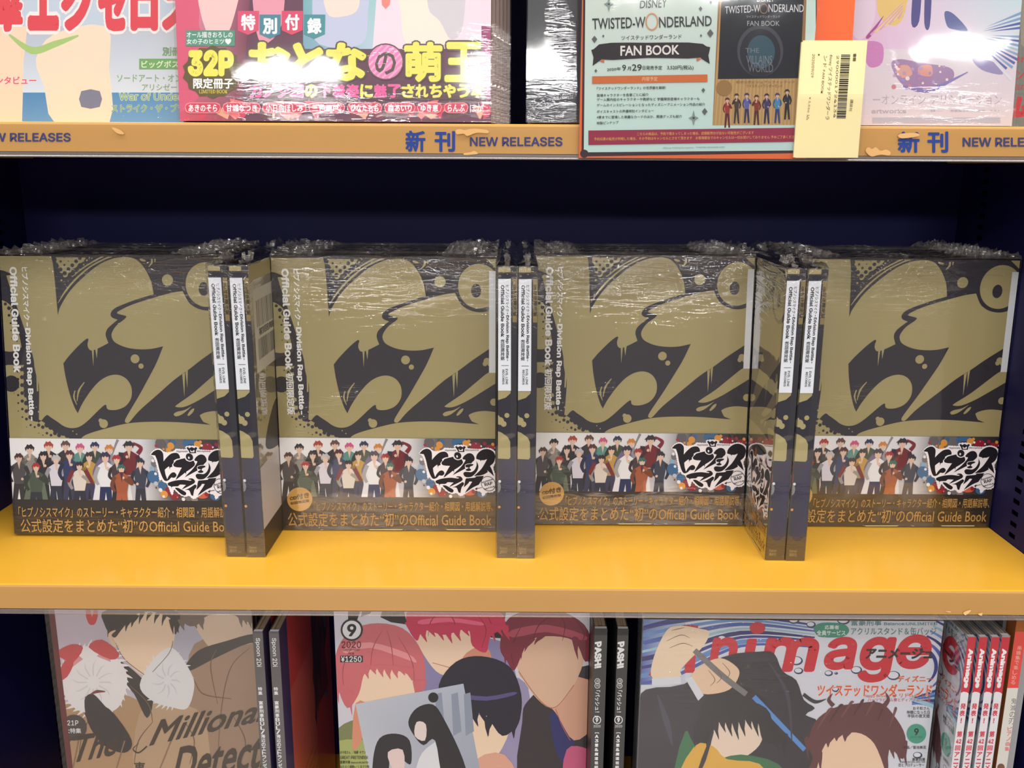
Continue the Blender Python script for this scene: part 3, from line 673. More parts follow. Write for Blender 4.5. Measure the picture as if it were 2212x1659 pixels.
def sticker_art():
    V = 1427
    a = Art(W, H, lambda u, v: mB2(u, v + V), off=.0015)
    a.circle(315, 568, 97, (206, 164, 92), .15, ry=92)
    a.text('CD付き', None, (96, 72, 34), .05, quad=[(236, 538), (385, 512), (392, 556), (240, 580)])
    a.text('初回限定版', None, (96, 72, 34), .05, quad=[(240, 590), (388, 566), (392, 588), (246, 612)])
    return a
SPM = mapper(place_matrix(-.0141, .7710, Z_MID), (560, 520), 3.568)
def spine_art():
    a = Art(T, H, SPM, off=.0002)
    a.fill((34, 34, 48))
    V = 1427
    a.grad([(1850, V + 250), (1900, V + 250), (1900, 2262), (1850, 2262)], [(24, 28, 66)] * 4); a.grad([(1900, V + 250), (1962, V + 250), (1962, 2262), (1900, 2262)], [(24, 28, 66), (30, 34, 80), (30, 34, 80), (24, 28, 66)])  # navy stripe: highlight on the dark spine, painted into the print
    a.rect_(1820, 2262, 2010, 2500, (70, 60, 48)); a.poly([(1852, 2255), (1962, 2255), (1935, 2290), (1900, 2300), (1872, 2280)], (26, 30, 66))  # brown foot: a reflection painted into the print, below the stripe's rounded end
    a.rect_(1800, 200, 1940, 246, GOLD, GM); a.rect_(1935, 200, 2010, 1500, (44, 42, 50))
    a.poly([(1800, 1150), (1937, 1150), (1937, 1178), (1900, 1212), (1800, 1245)], GOLD, GM)
    a.circle(1909, 1349, 19, GOLD, GM); a.circle(1856, 1392, 30, GOLD, GM); a.circle(1884, 1415, 22, GOLD, GM); a.circle(1830, 1370, 26, GOLD, GM)
    a.poly([(1800, 1455), (1868, 1482), (1915, 1515), (1934, 1552), (1936, 1672), (1925, 1686), (1800, 1680)], GOLD, GM)
    a.circle(1853, V + 431, 11, (230, 230, 236)); a.circle(1838, V + 475, 24, (130, 132, 136), ry=42); a.circle(1850, V + 628, 10, (220, 150, 60)); a.rect_(1800, V + 360, 1843, V + 420, (150, 40, 52))
    a.text('Dainari', (1855, V + 935, 1912, V + 955), (150, 132, 90), .01); a.text('講談社', (1855, V + 960, 1912, V + 985), (150, 132, 90), .01)
    return a
def label_art():
    a = Art(T, H, SPM, off=.0007)
    a.rect_(1838, 298, 1940, 1158, (236, 240, 248)); a.rect_(1952, 298, 1988, 632, (140, 122, 74))
    D = (40, 40, 46)
    a.text('ヒプノシスマイク', (1899, 345, 1925, 548), D, .02, rot=90); a.text('-Division Rap Battle-', (1898, 556, 1926, 930), D, .03, rot=90)
    a.text('Official Guide Book', (1862, 345, 1890, 745), D, .03, rot=90); a.text('初回限定版', (1861, 762, 1891, 925), D, .03, rot=90)
    a.rect_(1866, 963, 1922, 967, D); a.text('EVIL LINE', (1899, 990, 1916, 1110), D, .02, rot=90); a.text('RECORDS', (1873, 996, 1890, 1110), D, .02, rot=90)
    a.text('CD付き限定版', (1955, 342, 1984, 585), (60, 48, 30), .05, rot=90)
    return a
def back_art():
    a = Art(W, H, lambda u, v: (u * W, (1 - v) * H), off=.0002)
    a.fill(GOLD, GM); a.rect_(.0, .0, 1, .05, GOLD)
    a.poly([(.1, .62), (.3, .5), (.5, .55), (.6, .66), (.3, .67)], INK, smooth=5)
    a.rect_(0, .68, 1, .9, (190, 190, 196)); a.rect_(0, .9, 1, 1, (60, 52, 46))
    a.rect_(.04, .08, .62, .36, (206, 204, 190))
    for i in range(36): a.rect_(.08 + i * .014, .12, .08 + i * .014 + random.choice((.004, .007)), .21, (70, 68, 64))
    for i in range(30): a.rect_(.08 + i * .014, .25, .08 + i * .014 + random.choice((.004, .007)), .32, (90, 88, 84))
    a.text('初回限定版', (.1, .215, .5, .24), (90, 86, 80))
    return a
def wrap_mesh(seed):
    """shrink film: a loose bag round the book with a crumpled top seam"""
    rnd = random.Random(seed); m = MB(); e = .0017; x0, x1, y0, y1, z1 = -.0007, W + .0008, -e, T + .0002, H + .0014
    m.quad((x0, y0, .0002), (x1, y0, .0002), (x1, y0, z1), (x0, y0, z1)); m.quad((x1, y0, .0002), (x1, y1, .0002), (x1, y1, z1), (x1, y0, z1))
    m.quad((x1, y1, .0002), (x0, y1, .0002), (x0, y1, z1), (x1, y1, z1)); m.quad((x0, y1, .0002), (x0, y0, .0002), (x0, y0, z1), (x0, y1, z1))
    nx, ny = 40, 7; b = len(m.v); ridge = [rnd.random() for _ in range(ny + 1)]
    for i in range(nx + 1):
        t = i / nx; c = max(0, 1 - min(t, 1 - t) / .10)
        for j in range(ny + 1):
            s = j / ny; up_ = math.sin(PI * s)
            m.v.append((x0 + (x1 - x0) * t, y0 + (y1 - y0) * s, z1 + up_ * (.0004 + ridge[j] * .0028 + rnd.random() * .0007 + c * (.001 + rnd.random() * .005))))
    for i in range(nx):
        for j in range(ny):
            k = b + i * (ny + 1) + j; m.f.append((k, k + ny + 1, k + ny + 2, k + 1)); m.mi.append(1)
    # standing ears of the seal
    for (ta, tb, hh) in ((.0, .22, .0065), (.74, 1.0, .0085), (.3, .62, .0028)):
        b = len(m.v); n = 26
        for i in range(n + 1):
            t = ta + (tb - ta) * i / n; y = y0 + (y1 - y0) * (.35 + .3 * rnd.random()); up_ = max(0, math.sin(PI * i / n)) ** .6
            m.v.append((x0 + (x1 - x0) * t, y, z1)); m.v.append((x0 + (x1 - x0) * t + (rnd.random() - .5) * .003, y + (rnd.random() - .5) * .004, z1 + hh * up_ * (.55 + .6 * rnd.random())))
        for i in range(n): m.f.append((b + 2 * i, b + 2 * i + 2, b + 2 * i + 3, b + 2 * i + 1)); m.mi.append(1)
    me = bpy.data.meshes.new('shrink_wrap'); me.from_pydata(m.v, [], m.f); me.materials.append(FILM); me.materials.append(FILMTOP)
    for p, i in zip(me.polygons, m.mi): p.material_index = i
    return me
ME = {}
ME['cover_print'] = cover_art().mesh('cover_print', PR)
ME['titleA'] = title_art(True).mesh('title_lettering', PR); ME['titleB'] = title_art(False).mesh('title_lettering', PR)
bandA, bandB = band_art(True), band_art(False)
ME['bandA'] = bandA.mesh('band_print', PR); ME['bandB'] = bandB.mesh('band_print', PR)
ME['sticker'] = sticker_art().mesh('round_sticker', PR)
ME['spine'] = spine_art().mesh('spine_print', PR, 'spine', W, T); ME['label'] = label_art().mesh('spine_label', PR, 'spine', W, T)
ME['back'] = back_art().mesh('back_print', PR, 'back', W, T)
zb = bandA.rect[3] if bandA.rect[3] < .2 else H * .3
ZB = mB2(1000, 1427 + 100)[1]
ME['body'] = MB().box(0, 0, 0, W, T, H).mesh('slipcase', [M_BODY], .0012)
bm_ = MB(); bm_.box(-.0004, -.0007, .0004, W + .0001, 0, ZB); bm_.box(-.0004, T, .0004, W + .0001, T + .0001, ZB)
ME['band'] = bm_.mesh('paper_band', [mat('band_black', (58, 50, 44), .4)])
lb = MB().box(W - .0060, -.0003, mB2(1000, 1020)[1], W + .0001, -.00005, mB2(1000, 235)[1])
ME['wraplabel'] = lb.mesh('label_flap', [M_WHITE], .0001)
WR = [wrap_mesh(s) for s in range(5)]
def guide_book(P, label, group, front=True, older=False, side=None, seed=0, rot=None):
    x, y, z, yaw, lean = P
    r = empty('guide_book', (x, y, z + .0004 + (0 if rot else (T + .0003) * math.sin(abs(lean)))), rot or (-lean, 0, yaw))
    r.rotation_mode = 'XYZ'
    tag(r, label, 'book', group)
    obj('slipcase', ME['body'], r)
    if front or side == 'front':
        obj('cover_print', ME['cover_print'], r); obj('title_lettering', ME['titleB' if older else 'titleA'], r)
        obj('paper_band', ME['band'], r); obj('band_print', ME['bandB' if older else 'bandA'], r)
        if front: obj('label_flap', ME['wraplabel'], r)
        if not older: obj('round_sticker', ME['sticker'], r)
    if side: obj('spine_print', ME['spine'], r); obj('spine_label', ME['label'], r)
    if side == 'back': obj('back_print', ME['back'], r)
    obj('shrink_wrap', WR[seed % 5], r)
    return r
GF = 'guide books facing out in front of their stacks'; GB = 'guide books hidden behind the front copy of each stack'; GS = 'guide books standing spine out between the stacks'
names = ['far left', 'second from left', 'third from left', 'far right']
fl = ['gold guide book facing out at the far left, no round sticker on its band', 'gold guide book facing out second from left, round tan sticker on its band',
      'gold guide book facing out third from left, between the middle and right spine pairs', 'gold guide book facing out at far right, beside the navy side panel']
for i, (P, n) in enumerate(((B1, 7), (B2, 7), (B3, 5), (B4, 6))):
    guide_book(P, fl[i], GF, older=(i == 0), seed=i)
    for k in range(1, n + 1):
        q = (P[0] + (0 if i else .0) + math.sin(k * 7.3 + i) * .0006, P[1] + k * (T + .0034), P[2], P[3], P[4] * (1 - k * .03))
        if q[1] + T + H * math.sin(q[4]) > Y_B - .002: break
        guide_book(q, '%s guide book back in the %s stack, only its crumpled top showing' % (('second', 'third', 'fourth', 'fifth', 'sixth', 'seventh', 'eighth')[k - 1], names[i]), 'guide books behind the %s front copy' % names[i], front=False, seed=i + k)
S_ = [(-.2563, .7697, .13, 'leftmost upright guide book spine with white label, beside the far left stack'), (-.2383, .7690, .60, 'second upright guide book spine from left, its back cover with barcode stickers visible'),
      (-.0141, .7710, -.56, 'left spine of the middle pair of upright guide books, white label'), (.0031, .7703, -.28, 'right spine of the middle pair of upright guide books, white label'),
      (.2266, .7695, .87, 'left spine of the right pair of upright guide books, gold cover mirrored beside it'), (.2445, .7687, .70, 'right spine of the right pair of upright guide books, beside the last stack')]
for i, (x, y, lean, lab) in enumerate(S_):
    guide_book((x, y + W, Z_MID, 0, 0), lab, GS, front=False, side='back' if i in (1, 3) else 'front', seed=i, rot=(0, 0, -PI / 2))
# ------------------------------------------------------------------ magazines
def magazine(name, P, w, h, t, label, group=None, art=None, pm=None, pages=None, cover=(200, 200, 200), spine_art_=None, spine_out=False, wrap=None, cat='magazine', back_art_=None, yaw=0, right_bound=True):
    """P: lower left front corner (x, y, z, yaw, lean) of the visible front (or of the spine when spine_out)"""
    x, y, z, yw, lean = P
    if spine_out: r = empty(name, (x, y + w, z + .0004), (0, 0, -PI / 2 + yw))
    else: r = empty(name, (x, y, z + .0004 + (t + .0014) * math.sin(lean)), (-lean, 0, yw))
    tag(r, label, cat, group)
    cm = mat('cover_stock', cover, .4, var=.02)
    ct = .0004
    s = MB(); s.box(0, 0, 0, w, ct, h); s.box(0, t - ct, 0, w, t, h); s.box(w - ct, ct, 0, w, t - ct, h)
    obj('cover', s.mesh('cover', [cm]), r)
    # page block with slightly separated sections
    pb = MB(); n = 3; tt = (t - 2 * ct - .0004) / n
    for i in range(n): pb.box(.001 + .0006 * (i % 2), ct + .0002 + i * tt, .0006, w - ct - .0002, ct + .0002 + (i + .93) * tt, h - .0008 - .0005 * ((i * 2) % 3))
    obj('pages', pb.mesh('pages', [pages or M_PAGES]), r)
    sg = MB().box(w - ct - .004, ct + .0001, h - .0015, w - ct, t - ct - .0001, h - .0001); obj('glue_strip', sg.mesh('glue_strip', [M_WHITE]), r)
    if art: obj('cover_print', art.mesh('cover_print', pm or PG), r)
    if spine_art_: obj('spine_print', spine_art_.mesh('spine_print', PG, 'spine', w, t), r)
    if back_art_: obj('back_print', back_art_.mesh('back_print', PG, 'back', w, t), r)
    if wrap:
        e = .0010 if spine_out else .0024; m = MB(); X0, X1, Y0, Y1, Z1 = -.001, w + .001, -e, t + (.0004 if spine_out else .0012), h + .001
        m.quad((X0, Y0, 0), (X1, Y0, 0), (X1, Y0, Z1), (X0, Y0, Z1)); m.quad((X1, Y0, 0), (X1, Y1, 0), (X1, Y1, Z1), (X1, Y0, Z1))
        m.quad((X0, Y1, 0), (X0, Y0, 0), (X0, Y0, Z1), (X0, Y1, Z1)); m.quad((X0, Y0, Z1), (X1, Y0, Z1), (X1, Y1, Z1), (X0, Y1, Z1))
        obj('shrink_wrap', m.mesh('shrink_wrap', [wrap]), r)
    return r
FILM2 = film_mat('magazine_film', 1.35, .0, .0011, .00020, .045)
FILM3 = film_mat('side_crimped_film', 1.4, .01, .0010, .0008, .07)
SKIN = (236, 208, 184)

# ---- lower shelf, first title: two coated figures reduced to plain colour shapes
PS = (-.4238, .7800, Z_LOW, 0, 0)
a = Art(.1820, .297, mapper(place_matrix(*PS)), off=.0001)
a.fill((196, 186, 198))
a.grad([(110, 1300), (360, 1300), (360, 1680), (110, 1680)], [(200, 186, 200), (188, 182, 196), (188, 182, 196), (200, 184, 196)])
a.grad([(360, 1300), (560, 1300), (560, 1680), (360, 1680)], [(176, 174, 190)] * 4)
a.stroke([(189, 1312), (192, 1338), (199, 1342), (206, 1336), (208, 1312)], 8, (204, 62, 66)); a.poly([(186, 1322), (211, 1322), (206, 1348), (192, 1348)], (204, 62, 66), smooth=3); a.poly([(196, 1320), (202, 1320), (199, 1334)], (210, 190, 196))
a.poly([(420, 1392), (545, 1372), (600, 1400), (600, 1700), (400, 1700), (405, 1520)], (158, 128, 108), smooth=4)
a.poly([(415, 1330), (540, 1320), (560, 1380), (520, 1395), (475, 1404), (452, 1398), (425, 1360)], (216, 190, 168), smooth=4)
a.poly([(385, 1318), (540, 1318), (545, 1345), (520, 1338), (500, 1328), (450, 1330), (424, 1352), (400, 1348)], (110, 94, 88), smooth=4)
a.poly([(430, 1405), (490, 1385), (548, 1370), (600, 1375), (600, 1392), (540, 1390), (470, 1420), (410, 1450), (400, 1440)], (46, 42, 48), smooth=4)
a.poly([(60, 1700), (110, 1560), (160, 1515), (260, 1500), (320, 1545), (330, 1700)], (176, 140, 106), smooth=4); a.poly([(300, 1545), (360, 1520), (440, 1550), (440, 1700), (300, 1700)], (184, 154, 124), smooth=4)
a.poly([(240, 1420), (290, 1450), (330, 1500), (318, 1552), (290, 1500), (262, 1470)], (40, 36, 42), smooth=4)
a.poly([(238, 1345), (300, 1322), (372, 1326), (375, 1390), (350, 1430), (312, 1460), (270, 1425), (244, 1380)], (232, 204, 176), smooth=4)
a.poly([(232, 1318), (372, 1318), (388, 1345), (378, 1372), (372, 1340), (330, 1322), (290, 1330), (262, 1362), (246, 1378), (226, 1350)], (34, 30, 36), smooth=4)
a.poly([(336, 1420), (372, 1400), (405, 1440), (420, 1480), (405, 1530), (370, 1528), (330, 1515), (302, 1480)], (222, 220, 222), smooth=5)
a.tuft(362, 1470, 40, 50, 30, 16, (222, 220, 222)); a.tuft(362, 1470, 20, 26, 9, 14, (204, 202, 206), 3)
a.bangs((236, 1352), (300, 1328), 5, 26, (34, 30, 36), dx=-6); a.bangs((300, 1324), (366, 1326), 4, 24, (34, 30, 36), dx=-5, w=.7); a.bangs((366, 1336), (388, 1350), 2, 30, (34, 30, 36), dx=2)
a.bangs((385, 1340), (440, 1336), 4, 22, (110, 94, 88), dx=4); a.bangs((515, 1330), (545, 1336), 3, 24, (110, 94, 88), dx=2)
a.stroke([(250, 1362), (238, 1372), (246, 1392), (256, 1396)], [2, 8, 8, 2], (226, 192, 162)); a.stroke([(312, 1458), (270, 1425), (250, 1390)], 1.2, (110, 80, 66)); a.stroke([(330, 1452), (365, 1412), (374, 1385)], 1.2, (110, 80, 66))
for q_ in ([(468, 1404), (455, 1440), (470, 1520)], [(540, 1400), (500, 1440), (480, 1520), (470, 1640)], [(420, 1470), (440, 1500), (500, 1510)], [(210, 1530), (180, 1580), (170, 1640)], [(330, 1560), (300, 1600), (290, 1650)], [(400, 1560), (420, 1600), (410, 1650)], [(500, 1540), (530, 1600), (520, 1650)], [(280, 1480), (320, 1520), (330, 1560)]): a.stroke(q_, [1, 2.4, 1], (112, 84, 68))
a.poly([(154, 1436), (156, 1404), (176, 1424)], (214, 150, 150)); a.poly([(212, 1418), (230, 1394), (238, 1428)], (214, 150, 150))
a.poly([(135, 1455), (160, 1410), (200, 1395), (245, 1415), (275, 1460), (262, 1520), (230, 1540), (170, 1535), (140, 1500)], (230, 226, 226), smooth=5)
a.tuft(202, 1468, 64, 66, 40, 20, (230, 226, 226), 9); a.tuft(202, 1474, 34, 36, 12, 12, (214, 208, 210), 3); a.poly([(156, 1442), (152, 1400), (180, 1424)], (214, 150, 150)); a.poly([(210, 1418), (232, 1390), (240, 1430)], (214, 150, 150))
a.poly([(122, 1410), (155, 1392), (180, 1400), (160, 1430), (140, 1425)], (196, 70, 76), smooth=3); a.poly([(124, 1470), (140, 1428), (160, 1430), (146, 1462)], (196, 70, 76), smooth=3); a.poly([(192, 1398), (220, 1382), (258, 1412), (240, 1425)], (196, 70, 76), smooth=3)
a.poly([(185, 1505), (215, 1520), (245, 1540), (285, 1600), (270, 1626), (225, 1610), (190, 1560)], (40, 34, 44), smooth=4)
a.stroke([(186, 1508), (200, 1504), (225, 1530)], [3, 10, 10], (40, 34, 44)); a.stroke([(184, 1540), (196, 1552), (215, 1570)], [3, 12, 12], (40, 34, 44)); a.stroke([(196, 1500), (210, 1494), (228, 1494)], [2, 7, 2], (120, 50, 54))
for d in range(3): a.stroke([(150 + 90 * d, 1700), (170 + 100 * d, 1600)], [2, 3], (140, 108, 86))
a.circle(160, 1572, 28, (60, 54, 58)); a.text('21P', (146, 1556, 170, 1567), (230, 228, 228), .01); a.text('大特集', (140, 1573, 176, 1584), (230, 228, 228), .015)
SK = (52, 40, 36)
FACE[0] = 'b'; a.text('The', None, SK, .02, shear=.45, quad=[(150, 1592), (268, 1574), (268, 1628), (150, 1650)]); a.stroke([(226, 1582), (160, 1594), (134, 1630), (146, 1652)], [1, 3, 3.5, 1], SK)
a.stroke([(318, 1612), (300, 1626), (288, 1618), (300, 1606)], [3, 3, 2, 1], SK)
FACE[0] = 'b'; a.text('Millionaire', None, SK, .02, shear=.5, quad=[(322, 1560), (650, 1492), (655, 1538), (322, 1612)])
a.text('Detective', None, SK, .02, shear=.4, quad=[(370, 1618), (650, 1560), (655, 1640), (370, 1700)])
FACE[0] = 'i'; a.text('事', (290, 1646, 314, 1675), SK, .01)
r = magazine('magazine', PS, .1820, .297, .009, 'magazine facing out at lower left, two beige coats and white fur on mauve, script title', 'magazines facing out on the lower shelf', art=a, cover=(96, 40, 44))
obj('back_board', MB().box(-.0058, .0005, 0, -.0001, .004, .297).mesh('back_board', [mat('maroon_edge', (100, 34, 42), .5)]), r)
obj('clear_sleeve', MB().box(-.0075, -.0042, 0, .184, -.0036, .2985).mesh('clear_sleeve', [CLEAR]), r)
for k in (1, 2): magazine('magazine', (PS[0] + .001 * k, PS[1] + .0115 * k, Z_LOW, 0, 0), .1820, .294, .009, ('second', 'third')[k - 1] + ' copy back behind the mauve magazine with the script title, lower left', 'copies behind the mauve magazine', cover=(60, 54, 58))

# spines of the same title
def spoon_spine(xp):
    a = Art(.0088, .297, mapper(place_matrix(xp, .738, Z_LOW)), off=.0001); a.fill((96, 92, 94))
    q = mapper(place_matrix(xp, .738, Z_LOW)); iv = lambda s, px_y: px_y
    # written in photo rows: left edge drifts right as the row goes down
    l = (545 if xp < -.22 else 580); g = lambda v: (v - 1354) / 305 * (19 if xp < -.22 else 17) + l
    TX = (226, 226, 226)
    Q = lambda a0, a1, v0, v1: [(g(v0) + a0, v0), (g(v0) + a1, v0), (g(v1) + a1, v1), (g(v1) + a0, v1)]
    a.text('Spoon', None, TX, .01, rot=90, quad=Q(4, 15, 1379, 1418)); a.text('2Di', None, TX, .01, rot=90, quad=Q(5, 15, 1423, 1441))
    y = 1485
    for ch, d in zip('特集 富豪刑事BUL/海辺のエトランゼ/ポ', [9] * 40):
        if ch != ' ': a.text(ch, None, TX, .02, quad=Q(4, 13, y, y + 8))
        y += 9
        if ch == '集': y += 3
    return a
def ad_back(w, h, sd):
    a = Art(w, h, lambda u, v: (u * w, (1 - v) * h), off=.0001); a.fill((226, 84, 78)); rnd = random.Random(sd)
    a.grad([(0, 0), (.13, 0), (.13, 1), (0, 1)], [(86, 70, 110), (86, 70, 110), (60, 66, 130), (60, 66, 130)])
    a.grad([(.13, .25), (.6, .25), (.6, 1), (.13, 1)], [(236, 110, 100), (230, 100, 92), (236, 128, 84), (236, 120, 96)])
    for i in range(9): a.rect_(.18, .62 + i * .035, .5 + .1 * (i % 2), .625 + i * .035, (170, 76, 52))
    for i in range(26): a.poly([(.55 + rnd.random() * .4, rnd.random() * .6) for _ in range(3)], rnd.choice([(120, 116, 112), (86, 66, 62), (150, 60, 56), (92, 98, 76), (60, 56, 58)]))
    return a
for i, xp in enumerate((-.2287, -.2145)):
    magazine('magazine', (xp, .738, Z_LOW, 0, 0), .205, .2985, .0088, ('left', 'right')[i] + ' one of two grey magazine spines beside the mauve magazine, lower shelf' , 'grey spines beside the mauve magazine', spine_art_=spoon_spine(xp), spine_out=True, back_art_=ad_back(.205, .2985, 3 + i), cover=(92, 88, 92))

# ---- lower shelf, second title: red, pink and black haired heads reduced to faceless shapes
PA = (-.1656, .7800, Z_LOW, 0, 0)
a = Art(.2365, .297, mapper(place_matrix(*PA)), off=.0001); a.fill((206, 204, 214))
KB = (24, 22, 26)
a.poly([(752, 1310), (782, 1310), (770, 1345), (752, 1345)], KB); a.poly([(784, 1310), (808, 1310), (800, 1326), (780, 1333)], KB); a.poly([(828, 1310), (870, 1310), (880, 1350), (845, 1345), (822, 1334)], KB); a.poly([(1070, 1310), (1095, 1310), (1090, 1342), (1066, 1338)], KB); a.poly([(1050, 1330), (1095, 1345), (1090, 1380), (1060, 1378)], KB)
a.poly([(900, 1400), (1060, 1380), (1100, 1420), (1120, 1500), (1120, 1700), (900, 1700)], (134, 128, 170), smooth=4); a.poly([(1040, 1500), (1140, 1480), (1130, 1700), (1040, 1660)], (150, 142, 178), smooth=4)
a.poly([(1140, 1515), (1200, 1470), (1300, 1450), (1310, 1700), (1130, 1700), (1128, 1560)], (50, 44, 52), smooth=4); a.poly([(1190, 1540), (1240, 1560), (1230, 1660), (1200, 1620)], (40, 44, 104), smooth=4); a.poly([(1224, 1620), (1260, 1615), (1290, 1640), (1290, 1700), (1220, 1690)], (200, 90, 130), smooth=3)
a.poly([(720, 1590), (770, 1555), (800, 1580), (850, 1600), (850, 1700), (715, 1700)], (122, 130, 84), smooth=4); a.poly([(716, 1610), (790, 1600), (840, 1625), (840, 1700), (716, 1700)], (164, 172, 104), smooth=4)
a.poly([(1120, 1452), (1180, 1450), (1290, 1480), (1286, 1560), (1240, 1600), (1200, 1540), (1160, 1500)], (212, 160, 136), smooth=4)
a.poly([(1106, 1390), (1150, 1370), (1245, 1385), (1262, 1420), (1240, 1480), (1200, 1530), (1160, 1510), (1120, 1450)], (216, 178, 152), smooth=4)
a.poly([(1080, 1400), (1092, 1345), (1130, 1322), (1200, 1318), (1262, 1350), (1280, 1405), (1264, 1430), (1240, 1385), (1180, 1375), (1140, 1390), (1112, 1448), (1096, 1430)], (120, 38, 58), smooth=4); a.poly([(1105, 1362), (1180, 1350), (1262, 1372), (1258, 1384), (1180, 1366), (1108, 1378)], (170, 72, 92), smooth=3)
a.poly([(900, 1370), (960, 1345), (1040, 1350), (1040, 1400), (1020, 1440), (962, 1460), (925, 1430)], (234, 204, 178), smooth=4); a.poly([(1000, 1420), (1045, 1395), (1060, 1430), (1010, 1470)], (206, 140, 116), smooth=4)
a.poly([(878, 1345), (900, 1312), (1060, 1312), (1092, 1352), (1060, 1375), (1050, 1410), (1020, 1395), (1010, 1360), (960, 1372), (915, 1362), (900, 1385)], (196, 52, 88), smooth=4); a.poly([(908, 1340), (970, 1335), (1040, 1345), (1038, 1352), (970, 1344), (910, 1350)], (226, 100, 130), smooth=3)
a.poly([(760, 1440), (830, 1430), (900, 1450), (905, 1500), (850, 1540), (770, 1530)], (236, 206, 180), smooth=4); a.poly([(768, 1520), (800, 1530), (785, 1590), (762, 1620)], (214, 142, 114), smooth=3)
a.poly([(722, 1430), (745, 1375), (800, 1348), (870, 1358), (912, 1410), (918, 1470), (900, 1500), (885, 1460), (830, 1445), (790, 1452), (775, 1500), (750, 1530), (728, 1480)], (202, 104, 112), smooth=4); a.poly([(745, 1400), (800, 1388), (880, 1412), (900, 1432), (870, 1422), (800, 1400), (748, 1412)], (226, 146, 150), smooth=3)
for q_, c_ in (([(1110, 1440), (1105, 1400), (1130, 1345)], (92, 26, 44)), ([(1150, 1385), (1165, 1350), (1200, 1325)], (92, 26, 44)), ([(1215, 1385), (1220, 1350), (1205, 1322)], (92, 26, 44)), ([(1250, 1400), (1262, 1370), (1240, 1335)], (92, 26, 44)),
        ([(925, 1375), (930, 1345), (950, 1318)], (150, 30, 66)), ([(985, 1368), (980, 1340), (960, 1318)], (150, 30, 66)), ([(1040, 1400), (1050, 1360), (1030, 1325)], (150, 30, 66)), ([(1070, 1370), (1060, 1345), (1050, 1325)], (150, 30, 66)),
        ([(745, 1500), (742, 1440), (775, 1370)], (166, 74, 86)), ([(800, 1448), (806, 1400), (826, 1362)], (166, 74, 86)), ([(850, 1446), (846, 1400), (836, 1362)], (166, 74, 86)), ([(895, 1480), (890, 1430), (860, 1375)], (166, 74, 86))): a.stroke(q_, [.6, 2.2, .6], c_)
a.bangs((1090, 1398), (1136, 1378), 4, 40, (120, 38, 58), dx=-3); a.bangs((1236, 1376), (1284, 1402), 4, 44, (120, 38, 58), dx=4); a.bangs((1138, 1384), (1180, 1372), 2, 26, (120, 38, 58), dx=-10, w=.8)
a.bangs((900, 1352), (1010, 1352), 6, 34, (196, 52, 88), dx=8); a.bangs((1050, 1350), (1096, 1352), 3, 34, (196, 52, 88), dx=8); a.bangs((876, 1342), (905, 1356), 2, 26, (196, 52, 88), dx=6)
a.bangs((782, 1440), (892, 1446), 7, 26, (202, 104, 112), dx=4, sag=-4); a.bangs((724, 1470), (762, 1500), 4, 44, (202, 104, 112), dx=2); a.bangs((893, 1474), (920, 1470), 2, 40, (202, 104, 112), dx=2)
a.stroke([(934, 1432), (1040, 1462)], 1.2, (180, 110, 90)); a.stroke([(1120, 1450), (1165, 1512), (1200, 1528), (1240, 1480)], 1.3, (170, 100, 80)); a.stroke([(1200, 1532), (1215, 1570), (1232, 1600)], 1.4, (180, 100, 80))
a.poly([(1010, 1560), (1080, 1540), (1100, 1580), (1060, 1650), (1020, 1640)], (234, 206, 180), smooth=4)
a.poly([(948, 1480), (985, 1430), (1040, 1418), (1100, 1440), (1126, 1500), (1120, 1560), (1085, 1590), (1050, 1545), (1020, 1530), (1000, 1560), (960, 1540)], (28, 28, 48), smooth=4); a.poly([(985, 1498), (1050, 1505), (1110, 1495), (1110, 1502), (1050, 1514), (985, 1506)], (84, 78, 130), smooth=3)
a.bangs((960, 1535), (1050, 1530), 5, 34, (28, 28, 48), dx=6); a.bangs((1048, 1550), (1122, 1550), 4, 40, (28, 28, 48), dx=-2)
a.poly([(1030, 1640), (1090, 1630), (1120, 1700), (1030, 1700)], (214, 160, 140), smooth=3)
a.grad([(768, 1521), (1001, 1477), (1042, 1690), (812, 1735)], [(190, 194, 206), (176, 184, 200), (150, 158, 176), (186, 190, 202)])
for u in (940, 975, 1002): a.poly([(u, 1500), (u + 14, 1496), (u + 22, 1580), (u + 4, 1590)], (140, 150, 170))
a.poly([(905, 1640), (930, 1610), (960, 1605), (975, 1700), (900, 1700)], (214, 216, 224), smooth=3)
a.poly([(882, 1560), (900, 1530), (935, 1522), (960, 1555), (1000, 1640), (1010, 1700), (960, 1690), (940, 1600), (915, 1610), (895, 1590)], (36, 36, 44), smooth=4); a.circle(936, 1507, 11, (30, 30, 36)); a.poly([(900, 1560), (920, 1565), (918, 1600), (896, 1590)], (226, 210, 208), smooth=3)
a.poly([(806, 1640), (820, 1595), (855, 1585), (885, 1600), (888, 1650), (868, 1640), (845, 1625), (835, 1700), (808, 1700)], (38, 36, 46), smooth=4); a.poly([(838, 1625), (870, 1620), (872, 1665), (848, 1660)], (222, 200, 198), smooth=3)
a.circle(760, 1361, 24, KB); a.circle(760, 1361, 20, (226, 226, 232)); a.text('9', (750, 1348, 770, 1375), KB, .03)
a.text('2020', (738, 1386, 780, 1400), (52, 30, 36), .005); a.text('September', (741, 1400, 778, 1408), (80, 40, 48), 0); a.text('定価', (754, 1410, 765, 1415), (60, 30, 36), 0)
a.rect_(735, 1417, 784, 1431, (44, 40, 46)); a.text('¥1250', (737, 1418, 781, 1430), (230, 230, 232), .01)
for s_, v, u1 in (('おそ松さん ／地縛 ギヴン', 1622, 790), ('GREAT PRETENDER', 1633, 795), ('富豪刑事 Balance:UNLIMITED', 1643, 796), ('はたらく細胞!!／くまクマ熊', 1653, 798)): a.text(s_, (735, v, u1, v + 7), (50, 54, 36), .01)
